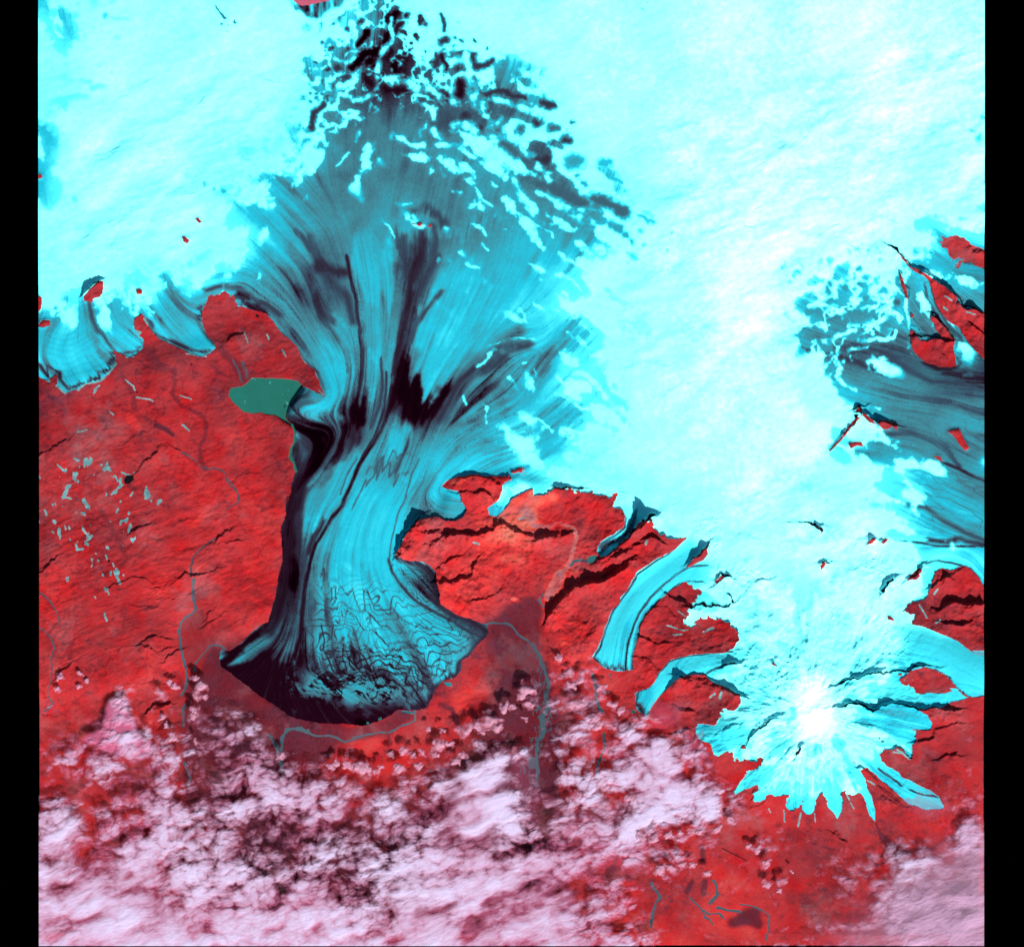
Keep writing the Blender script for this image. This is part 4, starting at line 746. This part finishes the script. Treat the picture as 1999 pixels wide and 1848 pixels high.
# scarps and crests: height, width on the shaded side, width on the sunny side
cb1, cb2 = 9 * fbm(30, 84, 3, .6), 9 * fbm(30, 85, 3, .6); cmod = np.clip(1 + .5 * fbm(42, 86, 4, .6), .15, 1.6)
lnear = np.clip(blur(is_land.astype(f32), 12) * 1.6, 0, 1)
CREST = ["20 6 40|A2 940,345 1000,310", "26 5 40|A2 1510,390 1570,350", "16 5 40|A2 1390,632 1480,610", "20 5 45|A2 1120,725 1190,718 1220,690 1310,660", "12 5 40|A2 780,720 860,700 930,670 1040,682 1120,725", "18 5 40|A2 1230,825 1320,790", "13 5 40|A2 950,862 1020,870 1090,880", "10 5 30|A2 1130,820 1180,825",
 "14 4 30|A2 1420,940 1450,912", "14 4 30|A2 1420,992 1495,945", "16 5 40|A2 1010,1112 1130,1092", "16 5 40|A2 960,1142 990,1140 1050,1165", "14 4 30|A2 1160,1230 1240,1185", "22 5 40|A2 290,625 355,570", "16 5 40|A2 410,1345 470,1290", "22 6 40|A2 1020,1412 1060,1420 1120,1412", "24 6 40|A2 1040,1590 1090,1570 1160,1565", "14 4 30|A2 1510,432 1640,430", "10 4 30|A2 1120,1175 1170,1160", "8 4 30|A2 830,1160 860,1145",
 "14 4 40|A1 935,1615 970,1560 1010,1525 1060,1490", "9 4 40|A1 1010,1525 1110,1440 1240,1462 1300,1500", "16 5 60|A1 290,1485 350,1445 400,1435 430,1412", "10 4 30|A1 1640,1660 1700,1620 1750,1608", "8 4 40|A1 880,1495 940,1540", "16 4 30|A1 1600,665 1635,648", "8 4 40|A1 850,1400 1000,1330", "10 4 30|A2 1460,470 1520,455",
 "40 9 40|C2 840,245 800,270 750,300 700,370 650,420 560,490 480,530", "34 8 40|C2 720,460 650,500 570,530", "44 10 40|C2 680,570 640,600 560,640 460,690 400,705 300,745 210,830 120,935", "38 9 40|C2 180,385 110,400 0,395 B2 1780,380 1650,310", "20 5 20|C2 280,780 230,820",
 "60 12 50|B2 1060,265 1000,340 950,410 905,510", "34 8 40|B2 1090,350 1180,360 1250,415 1330,385 1400,400 1480,392 1560,355", "26 6 60|B2 1190,690 1300,705 1380,690 1440,610", "16 5 40|B2 1480,820 1560,800 1600,770", "14 5 40|B2 1200,600 1300,560 1340,540", "26 6 40|B2 1350,80 1500,100 1560,140", "20 6 30|B1 1400,1640 1500,1650 1620,1690", "30 7 30|B2 1150,440 1240,410",
 "40 9 40|C2 960,795 1030,825 1100,865", "34 8 40|C2 1140,865 1200,870 1300,862 1380,895 1400,850 1370,790", "34 8 30|C2 1255,715 1300,668 1370,690", "50 10 40|C2 1030,1375 1120,1390 1200,1415 1330,1450 1430,1475", "26 7 30|C2 1015,1590 1070,1605", "26 6 40|C2 860,870 900,880 960,940", "20 6 40|C2 760,1090 850,1140 900,1130", "20 6 40|C2 720,1230 800,1270", 
 "40 9 36|C2 1320,1280 1400,1262", "34 8 30|C2 1220,440 1150,520 1100,560", "50 10 30|C2 830,245 780,290", "34 8 30|C2 830,420 870,430", "28 8 30|C1 170,1715 240,1725 340,1722",
 "34 8 50|D2 560,1415 640,1385 740,1345 860,1330 980,1330 1090,1300 1180,1300", "46 10 50|D2 560,1560 660,1570 740,1580 800,1612 870,1580 930,1555 1080,1580 1200,1600 1350,1600", "50 10 30|D2 880,745 945,680", "36 8 30|D2 1025,692 1110,620 1130,600", "30 7 40|D2 1320,985 1430,1010 1480,985", "36 8 50|D2 1285,880 1380,850 1572,870", "26 6 30|D2 1180,745 1230,710 1330,690",
 "26 6 30|D2 1300,700 1380,640", "26 6 30|D2 1490,880 1572,880", "30 8 30|D2 410,305 450,360", "30 8 30|D2 430,575 475,572", "20 6 30|D2 700,440 790,400 820,405", "24 7 40|D2 290,300 410,310",
 "44 9 40|D1 945,58 1010,130 1065,185 1160,235 1240,290 1320,345 1390,410 1440,480 1520,490 1572,520", "30 8 30|D1 1065,600 1110,640", "38 9 40|D1 1110,685 1190,690 1310,705", "30 7 30|D1 1490,600 1560,640", "30 7 30|D1 1220,530 1290,590 1350,650", "26 6 20|D1 980,230 1010,320 1035,410", "36 8 30|D1 690,1170 715,1158", "36 8 30|D1 720,1212 790,1235", "34 8 30|D1 850,1245 960,1275",
 "22 6 20|D1 1310,800 1330,835", "26 6 30|D1 700,1232 640,1292 600,1360", "12 6 20|D1 600,1360 500,1465", "26 7 30|D0 1500,1728 1560,1745", "30 9 40|D3 700,612 760,640 860,740 930,800 1000,850", "26 7 40|D3 1100,435 1220,400 1245,350 1410,312", "24 7 40|D3 1290,550 1380,545", "24 8 30|D3 270,500 295,460", "20 7 40|C3 1140,410 1200,380 1310,372 1400,300",
 "26 8 50|C3 1440,480 1480,410 1560,340 1640,285", "20 7 40|C3 1540,330 1700,250", "26 9 40|C3 1820,510 1848,470", "16 5 40|C3 1560,760 1520,800", "24 6 40|C3 1000,365 1050,355", "22 6 30|A1 650,330 600,370", "30 7 24|A1 700,288 650,320 590,370", "14 6 50|C3 1420,860 1480,890 1560,850", "18 6 40|D3 540,1070 600,1120", "18 6 30|D3 870,790 960,850", "16 6 40|C2 1500,760 1560,710 1600,690",
]
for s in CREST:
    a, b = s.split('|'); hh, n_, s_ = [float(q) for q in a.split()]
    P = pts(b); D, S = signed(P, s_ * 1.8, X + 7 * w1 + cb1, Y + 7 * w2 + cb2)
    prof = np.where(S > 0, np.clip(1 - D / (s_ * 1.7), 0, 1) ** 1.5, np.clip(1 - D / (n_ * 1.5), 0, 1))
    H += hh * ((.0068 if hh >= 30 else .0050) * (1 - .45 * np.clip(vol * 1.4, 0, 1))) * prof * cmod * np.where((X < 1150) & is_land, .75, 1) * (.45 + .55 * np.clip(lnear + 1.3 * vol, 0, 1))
    if hh >= 24:                                                                # bare rock in the steep face, painted near-black with its shade
        rock_shade = (S < 0) & (D < n_ * (.75 + .5 * w1)) & (lnear < .9) & (~is_land); COL[rock_shade] = lin((26, 12, 30)) / LUM
ang = np.arctan2(Y - 2680, X - 3050); rad = np.hypot(X - 3050, Y - 2680)
SR = sheet(321, 64, 4, .6)
spoke = samp(SR, ang * TN / (2 * math.pi) * 3 + 10 * w1, rad * .55 + 10 * w2)
ring = ss(70, 170, rad) * ss(620, 420, rad)
H += icev * ring * .050 * (spoke - .4 * np.abs(spoke))
# snow relief: long soft swells and rough icefalls
ud, vd = X * .80 - Y * .60, X * .60 + Y * .80
SW = sheet(91, 128, 2, .35)
SW2 = sheet(92, 128, 3, .5)
sw = 1.1 * samp(SW, ud * .8 + 16 * w1, vd * 1.5 + 16 * w2) + .35 * samp(SW2, (X * .94 - Y * .34) * 1.1 + 10 * w1, (X * .34 + Y * .94) * 3.0 + 10 * w2) + .30 * vn(150, 92) + .16 * vn(70, 93)
swz = .35 + .5 * region("C0 700,1000 D0 1572,100 D0 1572,1500 D1 100,1000 C1 600,900", 120) + .9 * rough + .5 * region("A0 270,1000 1848,500 1848,1500 1200,1848 270,1848", 100) + .5 * region("C2 1200,0 D2 700,0 D2 700,1000 C2 1500,900", 100)
H += icev * sw * .085 * swz * blur(sn, 20)
for q in ["13 60|D0 20,1590 250,1620 400,1660 600,1695", "12 50|D0 600,1540 700,1500 880,1530", "9 50|D0 430,750 560,720 680,650 790,540", "9 45|D0 380,910 440,850", "9 45|D0 60,1120 200,1050", "12 50|A0 880,1510 960,1450 1090,1440 1290,1360", "9 40|A0 860,1010 940,970", "12 60|A0 1440,650 1500,580 1650,540 1800,560",
          "10 40|A0 650,1610 730,1560", "10 50|C0 1350,1560 1500,1480", "9 40|C0 1600,1160 1760,1040", "10 50|C1 200,1660 420,1700 560,1740", "9 40|C1 700,880 850,875", "9 40|C1 950,1050 1050,1010", "10 40|D2 560,680 640,640", "10 40|D2 270,300 410,310", "12 40|C2 1290,430 1340,380 1480,400", "10 40|C2 850,240 940,180", "9 40|A0 900,640 980,590"]:
    a, b = q.split('|'); hh, wd = [float(v) for v in a.split()]
    D, S = signed(pts(b), wd * 2.4, X + 6 * w1, Y + 6 * w2)
    H += icev * hh * .0042 * np.where(S > 0, np.exp(-(D / wd) ** 2), np.exp(-(D / (wd * .38)) ** 2)) * (D < wd * 2.4)
cal = blur(ss(.93, 1.0, SNOW), 60)
H += icev * rough * (.050 * fbm(44, 94, 4, .6) + .006 * streak)* (1 - .75 * region('D2 280,1350 460,1250 560,1500 520,1848 D3 480,420 250,450', 40))
H += icev * sn * .012 * blur(sn, 4) * 1.0
H += icev * (1 - sn) * (.0018 * streak + .0022 * vn(7, 95) + .0022 * white * .5) * ss(1, 4, T)
falls = region("D2 730,470 900,480 950,680 850,750 720,700", 20) + region("D2 830,1000 1050,1000 1050,1280 850,1250", 20) + region("C2 1120,200 1300,220 1300,400 1100,400", 20) + region("C2 1250,560 1580,600 1500,900 1200,720", 20) + region("C2 1400,1150 1848,1200 1800,1500 1400,1450", 20)
H += icev * np.clip(falls, 0, 1) * .028 * fbm(13, 96, 3, .7)
# water lies level
river_h = blur(H, 8)
H = np.where(river, river_h - .006, H)
LAB[:] = o_cap
LAB[is_land] = o_ground
rock_ids = {}
for k, (nm, lb, ct, P) in enumerate(LANDS):
    m = land_id == k
    if nm == "hills": LAB[m] = o_hills
    elif nm == "rock_outcrop":
        c = pieces(m, 4); m = np.zeros_like(m)
        if c: m[c[0][:, 0], c[0][:, 1]] = True
        rock_ids[k] = new(nm, lb, ct, group="rock outcrops rising through the ice"); LAB[m] = rock_ids[k]
        H += .10 * blur(m.astype(f32), 7)
for k in groot:
    m = (gid == k) & ~is_land; LAB[m] = groot[k]
    for pi, c in gpart[k]: LAB[c[:, 0], c[:, 1]] = pi
o_patch = new("snow_patches", "small blue white snow patches speckled over the red plateau", "snow patches", kind="stuff", mat='ice')
LAB[patch] = o_patch
LAB[river] = o_river; COL[river] = (lin((82, 76, 88)) * (1 - ss(2250, 2500, Y + .2 * X)[river][:, None]) + lin((66, 92, 104)) * ss(2250, 2500, Y + .2 * X)[river][:, None]) / LUM
for (n, P, c), i in zip(LAKES, lake_ids):
    m = poly(pts(P), X + 3.2 * w1, Y + 3.2 * w2)
    if not m.any(): continue
    LAB[m] = i; COL[m] = (lin(c) / LUM) * (1 + .13 * vn(160, 301) + .07 * fbm(40, 302, 3, .6) + .05 * white)[m][:, None]
    lv = float(np.percentile(H[m], 20)); bm = blur(m.astype(f32), 10); H = H * (1 - np.clip(bm * 1.6, 0, 1)) + (lv + .01) * np.clip(bm * 1.6, 0, 1); H[m] = lv
for fx_, fy_, fr_ in ((1012, 1435, 2.2), (1078, 1512, 3.4), (1071, 1506, 2.0), (1081, 1462, 1.6), (920, 1505, 2.2), (917, 1511, 1.6), (948, 1420, 2.4), (956, 1423, 1.6), (1016, 1429, 1.5), (1060, 1480, 1.5)):
    m = (np.hypot(X - fx_ + 2 * w1, Y - fy_) < fr_) & np.isin(LAB, lake_ids); COL[m] = lin((90, 190, 190)) / LUM
# the straight road across the plain and on the southern lowland
rd = np.zeros((NY, NX), f32)
for s in ["B3 1440,425 1600,428 1848,432 C3 0,432 200,432", "C3 1310,1165 1480,1250", "D3 740,1310 850,1275 990,1235"]:
    stroke(pts(s), 2.0, X, Y, .3, out=rd)
o_road = new("road", kind="structure"); m = (rd > .5) & is_land; LAB[m] = o_road; COL[m] = lin((70, 25, 38)) / LUM

# ------------------------------------------------------------------ materials
def material(name, rough=.95, spec=.1, bump=.0, var=.12, nscale=9.0, trans=False):
    m = bpy.data.materials.new(name); m.use_nodes = True; t = m.node_tree; b = t.nodes["Principled BSDF"]
    at = t.nodes.new("ShaderNodeAttribute"); at.attribute_name = "col"
    b.inputs["Roughness"].default_value = rough; b.inputs["Specular IOR Level"].default_value = spec
    tc = t.nodes.new("ShaderNodeNewGeometry")
    no = t.nodes.new("ShaderNodeTexNoise"); no.inputs["Scale"].default_value = nscale; no.inputs["Detail"].default_value = 6; no.inputs["Roughness"].default_value = .65
    t.links.new(tc.outputs["Position"], no.inputs["Vector"])
    mr = t.nodes.new("ShaderNodeMapRange"); mr.inputs[1].default_value = .25; mr.inputs[2].default_value = .75; mr.inputs[3].default_value = 1 - var; mr.inputs[4].default_value = 1 + var
    t.links.new(no.outputs[0], mr.inputs[0])
    mx = t.nodes.new("ShaderNodeVectorMath"); mx.operation = 'SCALE'
    t.links.new(at.outputs["Color"], mx.inputs[0]); t.links.new(mr.outputs[0], mx.inputs["Scale"]); t.links.new(mx.outputs[0], b.inputs["Base Color"])
    if bump:
        bu = t.nodes.new("ShaderNodeBump"); bu.inputs["Strength"].default_value = bump; bu.inputs["Distance"].default_value = .01
        t.links.new(no.outputs[0], bu.inputs["Height"]); t.links.new(bu.outputs[0], b.inputs["Normal"])
    if trans:
        al = t.nodes.new("ShaderNodeAttribute"); al.attribute_name = "alpha"
        t.links.new(al.outputs["Fac"], b.inputs["Alpha"])
    return m
MAT = {'ground': material("red_ground", bump=.5, var=.16, nscale=14), 'ice': material("glacier_ice", .9, 0, .15, .04, 12), 'water': material("meltwater", .55, .1, 0, .03, 2), 'cloud': material("cloud", 1, 0, 0, .02, 6, True)}

def link(name, mesh, mat, label=None, cat=None, kind=None, group=None, parent=None, loc=(0, 0, 0)):
    o = bpy.data.objects.new(name, mesh); C.collection.objects.link(o); o.location = loc
    if mesh and mat: mesh.materials.append(MAT[mat])
    for k, v in (("label", label), ("category", cat), ("kind", kind), ("group", group)):
        if v: o[k] = v
    if parent: o.parent = parent
    return o

WX, WY = (X - 1920) / 100, (1775 - Y) / 100
def grid_mesh(name, F, Z, rgb, alpha=None):
    """mesh of the chosen cells F of a height sheet"""
    jj, ii = np.nonzero(F)
    a = jj * NX + ii; q = np.stack([a, a + NX, a + NX + 1, a + 1], 1)
    used, inv = np.unique(q, return_inverse=True); inv = inv.reshape(-1).astype(np.int32)
    me = bpy.data.meshes.new(name); nf = len(q)
    me.vertices.add(len(used)); me.loops.add(nf * 4); me.polygons.add(nf)
    co = np.stack([WX.ravel()[used], WY.ravel()[used], Z.ravel()[used]], 1).astype(f32)
    me.vertices.foreach_set("co", co.ravel()); me.loops.foreach_set("vertex_index", inv)
    me.polygons.foreach_set("loop_start", np.arange(nf, dtype=np.int32) * 4); me.polygons.foreach_set("loop_total", np.full(nf, 4, np.int32))
    me.polygons.foreach_set("use_smooth", np.ones(nf, bool))
    me.update(calc_edges=True)
    ca_ = me.attributes.new("col", 'FLOAT_COLOR', 'POINT')
    c4 = np.ones((len(used), 4), f32); c4[:, :3] = rgb.reshape(-1, 3)[used]; ca_.data.foreach_set("color", c4.ravel())
    if alpha is not None:
        aa = me.attributes.new("alpha", 'FLOAT', 'POINT'); aa.data.foreach_set("value", alpha.ravel()[used].astype(f32))
    return me

# ------------------------------------------------------------------ build ground, ice, rocks, water
cell = LAB[:-1, :-1]
order = np.argsort(cell.ravel(), kind='stable'); cnts = np.bincount(cell.ravel(), minlength=len(OBJ))
built = {}
for i, (nm, par, lb, ct, kd, gp, mt_) in enumerate(OBJ):
    F = cell == i
    if not F.any() and i not in groot.values(): continue
    if i in groot.values() and any(gpart[k] and groot[k] == i for k in groot):
        jj, ii = np.nonzero(F); loc = (float(WX[0, ii].mean()), float(WY[jj, 0].mean()), float(H[jj, ii].mean()))
        root = link(nm, None, None, lb, ct, kd, "glaciers flowing off the ice cap"); root.location = loc
        ch = link("ice_stream", grid_mesh("ice_stream", F, H, COL), mt_, parent=root); ch.matrix_parent_inverse = root.matrix_basis.inverted()
        built[i] = root; continue
    me = grid_mesh(nm, F, H, COL)
    p = built.get(par) if par is not None else None
    o = link(nm, me, mt_, lb, ct, kd, "glaciers flowing off the ice cap" if i in groot.values() else gp, p)
    if p: o.matrix_parent_inverse = p.matrix_basis.inverted()
    built[i] = o

# cut faces of the land all round, down to the base
def skirt():
    V, Fc = [], []
    ring = [(j, 0) for j in range(NY)] + [(NY - 1, i) for i in range(1, NX)] + [(j, NX - 1) for j in range(NY - 2, -1, -1)] + [(0, i) for i in range(NX - 2, 0, -1)]
    for j, i in ring:
        V.append((WX[j, i], WY[j, i], H[j, i] - .001)); V.append((WX[j, i], WY[j, i], -1.2))
    n = len(ring)
    for k in range(n):
        a, b = 2 * k, 2 * ((k + 1) % n); Fc.append((a, a + 1, b + 1, b))
    me = bpy.data.meshes.new("bedrock"); me.from_pydata([tuple(float(q) for q in v) for v in V], [], Fc)
    ca_ = me.attributes.new("col", 'FLOAT_COLOR', 'POINT'); ca_.data.foreach_set("color", np.tile(np.array([.05, .02, .025, 1], f32), len(V)))
    link("bedrock", me, 'ground', kind="structure")
skirt()

# ------------------------------------------------------------------ clouds
def worley(scale, seed, U, V):
    r = np.random.RandomState(seed); J = r.rand(256, 256, 2).astype(f32)
    u, v = U / scale, V / scale; iu, iv = np.floor(u).astype(np.int32), np.floor(v).astype(np.int32); best = np.full(u.shape, 9., f32)
    for dx in (-1, 0, 1):
        for dy in (-1, 0, 1):
            cx, cy = iu + dx, iv + dy; j = J[cy & 255, cx & 255]
            best = np.minimum(best, (cx + j[..., 0] - u) ** 2 + (cy + j[..., 1] - v) ** 2)
    return np.clip(1 - best, 0, 1)
wa, wb = fbm(56, 104, 3, .5), fbm(56, 105, 3, .5)
KX, KY = X + 12 * wa, (Y + 12 * wb) * 1.15
c1, c2, c4 = worley(66, 1, KX, KY), worley(30, 2, KX, KY), worley(12, 3, KX, KY)
c3 = fbm(170, 103, 4, .55)
puffn = .50 * c1 + .36 * c2 + .14 * c4                                          # heaped, cauliflower-like
veil = region("D3 1572,1050 1300,1200 1000,1450 700,1700 500,1848 1700,1848 1700,1000", 90) * .75 + region("C3 500,900 500,1000 900,1100 700,1300 400,1300 200,1000 0,1000 B3 1700,1050", 50) * .45 + region("C3 820,150 1040,160 1020,280 950,330 830,330", 10) * .35 + region("D3 970,730 1290,850 1280,930 1150,930 1000,850", 25) * .55 \
     + region("A3 380,880 500,850 520,1100 480,1300 350,1250 330,1000", 30) * .5 + region("D2 1450,1180 1600,1180 1600,1500 1450,1380", 40) * .35 + region("C3 1060,340 1200,500 1200,560 1040,520", 14) * .6 + region("B3 1680,500 1848,500 1848,1000 1650,1000", 30) * .3
SC = sheet(111, 60, 5, .6)
strk = samp(SC, (X * .93 - Y * .36) * .45 + 6 * wa, (X * .36 + Y * .93) * 1.25 + 10 * wb) * 1.6      # drawn-out wisps
smooth = region("A3 200,1500 900,1150 1100,1300 1300,1848 200,1848", 60) + region("B3 1250,560 1680,560 1650,1150 1250,1200 1200,900", 40) + region("B3 900,1400 1848,1250 C3 300,1400 200,1848 B3 900,1848", 70) + region("D3 700,1300 1600,1000 1600,1848 500,1848", 80) + region("A3 380,900 520,900 520,1350 330,1350", 40)
smooth = np.clip(smooth, 0, 1)
cc = CLOUD + (.15 * c3 + .05 * wa + .10 * strk) * np.clip(CLOUD * 3.5, 0, 1) - .05 * (Y < 2750) - .14 * region('B2 0,1600 1848,1500 B3 1848,450 1300,480 900,420 500,520 100,560', 40)
pn = (puffn - puffn.mean()) / puffn.std()
cc = cc - .18 * region('D3 1700,900 1300,1180 1050,1400 900,1600 500,1800 400,2000 1700,2000', 80)
dens = ss(.0, 1.0, (cc - .56) * 1.5 + .40 + (pn * .26 + .06 * strk) * (1 - .6 * ss(.6, 1.0, cc)) * (1 - .5 * smooth))
thick = ss(.40, 1.05, cc + .05 * strk)
alpha = dens * (.58 + .38 * thick)
alpha = np.clip(1 - (1 - alpha) * (1 - .80 * veil * (.85 + .2 * c3)), 0, .985) * ss(2380, 2480, Y + 60 * veil * 4)
alpha = np.maximum(alpha, blur(poly(pts("A3 730,170 800,120 890,150 885,240 945,380 1080,480 1000,520 700,500 560,420 690,300"), KX + 8 * strk, KY / 1.15 + 8 * wb, 40).astype(f32), 9) * (.84 + .12 * puffn))
hz = region("D3 1700,900 1300,1180 1050,1400 900,1600 500,1800 400,2000 1700,2000", 80)[..., None]
alpha = np.where(alpha < .02, 0, alpha)
Zc = .36 + .04 * dens + .062 * dens * (puffn - .3) * (1 - .40 * thick) * (1 - .72 * smooth) + .02 * c3 + .011 * strk * dens
cloud_col = np.zeros((NY, NX, 3), f32)
k_ = np.clip(np.clip(.10 + .52 * thick + .16 * pn * (1 - .5 * smooth) + .26 * c3 + .20 * strk + .10 * smooth, 0, 1.15), 0, 1.15)[..., None]  # heap tops lighter, creases pinker: highlights painted into the cloud colour
cloud_col = (lin((206, 104, 140)) * (1 - k_) + lin((232, 206, 240)) * k_) / LUM
cloud_col = cloud_col * (1 - hz) + hz * (lin((204, 160, 192)) / LUM * (1 + .12 * strk[..., None]))
bank = (alpha[:-1, :-1] > 0)
link("cloud_bank", grid_mesh("cloud_bank", bank, Zc, cloud_col, alpha), 'cloud', "wide pink and lilac cloud sheet covering the southern lowland", "clouds", "stuff")

# separate small clouds: each its own heaped body with a flat base
PUFF = [("B3 1640,185,35 1710,190,25 1560,290,50 1610,325,32 1400,340,45 1460,310,30 1345,345,26 1500,350,34 1820,170,34 1790,270,20 1810,60,44 1770,110,26", "small pink cumulus puff in the clump over dark sand right of the bright red plain"),
 ("B3 1220,350,16 1130,345,18 1200,450,38 1265,450,24 1360,520,26 1150,510,34 1080,500,25 860,510,22 950,495,30 1020,520,20 1060,600,26 930,620,34 1310,560,28", "small cumulus puff with dark shadow over the bright red middle plain"),
 ("B3 640,610,44 575,590,36 705,620,30 480,570,28 450,600,24 760,640,26 800,600,20", "pink puff just above the top edge of the cloud sheet, over orange red ground"),
 ("B3 1720,490,36 1740,530,24 100,520,28", "lone puff standing off a corner of the main cloud sheet"),
 ("A2 1220,1430,28 1120,1480,36 1180,1400,20 1350,1370,24 1400,1430,36 1370,1480,30 1420,1500,22 1350,1590,25 1340,1640,22 1130,1640,26 1150,1700,22 1200,1780,34 1360,1810,20", "puffy pink cloud beside the teal river left of the black glacier snout"),
 ("A2 420,1360,30 400,1450,28 560,1340,26 600,1390,22 340,1560,22 550,1430,20", "faint pink cloudlet over the red hills near the left edge"),
 ("C2 320,1380,42 270,1420,30 300,1560,46 360,1530,28 470,1690,38 420,1640,28 180,1230,24 250,1330,26 470,1440,26 560,1560,28 600,1600,24", "pale pink cumulus heap over the red slope west of the cyan valley glaciers"),
 ("D3 70,1410,26 180,1400,34 240,1330,12 60,1270,30 150,1450,18", "small white puff above the red lowland right of the black delta"),
 ("C3 680,820,30 930,940,16 1030,965,20 1370,980,32 1710,1400,36 740,1070,32 850,1095,32 930,1070,28 1020,1060,26 1100,1050,26 1160,1050,24 1280,1035,30 1550,1170,30 1500,1150,24 880,1310,30 960,1300,36 1030,1280,28 1110,1285,22 1200,1340,22", "bright white cumulus puff in the rows south of the cyan tongues")]
pr = np.random.RandomState(17)
PT = [sheet(200 + k, 170, 4, .6) for k in range(3)]
N_P = 30
def puff_mesh(r, seed):
    q = np.random.RandomState(seed)
    g = np.linspace(-1.35, 1.35, N_P); gx, gy = np.meshgrid(g, g)
    lumps = [(0, 0, .62)] + [(q.uniform(-.6, .6), q.uniform(-.45, .45), q.uniform(.25, .45)) for _ in range(9)]
    base = np.zeros_like(gx); z1, z2 = q.rand(2) * TN
    wx_ = .28 * samp(PT[0], gx * 150 + z1, gy * 150 + z2); wy_ = .28 * samp(PT[1], gx * 150 + z2, gy * 150 + z1)
    for lx, ly, lr in lumps:
        d = np.hypot(gx + wx_ - lx, gy + wy_ - ly) / lr; base = np.maximum(base, np.sqrt(np.clip(1 - d * d, 0, 1)) * lr * 1.1)
    o1, o2 = q.rand(2) * TN; n = samp(PT[seed % 3], gx * 130 + o1, gy * 130 + o2); n2 = samp(PT[(seed + 1) % 3], gx * 330 + o1, gy * 330 + o2)
    s = base * (1 + .45 * n) + .16 * n2 * (base > 0)
    s = np.clip(s, 0, None)
    a = np.clip((s / .60), 0, 1) ** 1.25 * .82; a[[0, -1], :] = 0; a[:, [0, -1]] = 0
    top = s * r * .42; bot = -s * r * .12
    V = np.concatenate([np.stack([gx * r, gy * r, top], -1).reshape(-1, 3), np.stack([gx * r, gy * r, bot - .002], -1).reshape(-1, 3)])
    al = np.concatenate([a.ravel(), a.ravel() * .5]); n2_ = N_P * N_P; F = []
    for j in range(N_P - 1):
        for i in range(N_P - 1):
            k = j * N_P + i
            if max(a[j, i], a[j + 1, i], a[j, i + 1], a[j + 1, i + 1]) < .01: continue
            F.append((k, k + 1, k + N_P + 1, k + N_P)); F.append((n2_ + k, n2_ + k + N_P, n2_ + k + N_P + 1, n2_ + k + 1))
    me = bpy.data.meshes.new("cloud"); me.from_pydata([tuple(map(float, v)) for v in V], [], F)
    me.polygons.foreach_set("use_smooth", np.ones(len(F), bool))
    c4 = np.ones((len(V), 4), f32); kk = al[:, None]; c4[:, :3] = (lin((205, 105, 130)) * (1 - kk) + lin((226, 170, 196)) * kk) / LUM
    me.attributes.new("col", 'FLOAT_COLOR', 'POINT').data.foreach_set("color", c4.ravel())
    me.attributes.new("alpha", 'FLOAT', 'POINT').data.foreach_set("value", al.astype(f32))
    return me
sd_ = 0
for s, lb in PUFF:
    t_, rest = s.split(' ', 1); grp = "clouds: " + lb
    for tok in rest.split():
        a, b, r = [float(q) for q in tok.split(',')]; sx, sy = ORG[t_[0]] + a * .54112, ROW[t_[1]] + b * .54112; sd_ += 1
        fa = .62 if 'faint' in lb else 1
        me = puff_mesh(r * .0090 * (.75 if 'faint' in lb else 1), 900 + sd_)
        o = link("cloud", me, 'cloud', lb, "cloud", None, "separate " + lb)
        o.location = ((sx - 1920) / 100, (1775 - sy) / 100, .46 + pr.uniform(-.03, .04) - .06)
print("grid", NX, NY, "objects", len(bpy.data.objects))
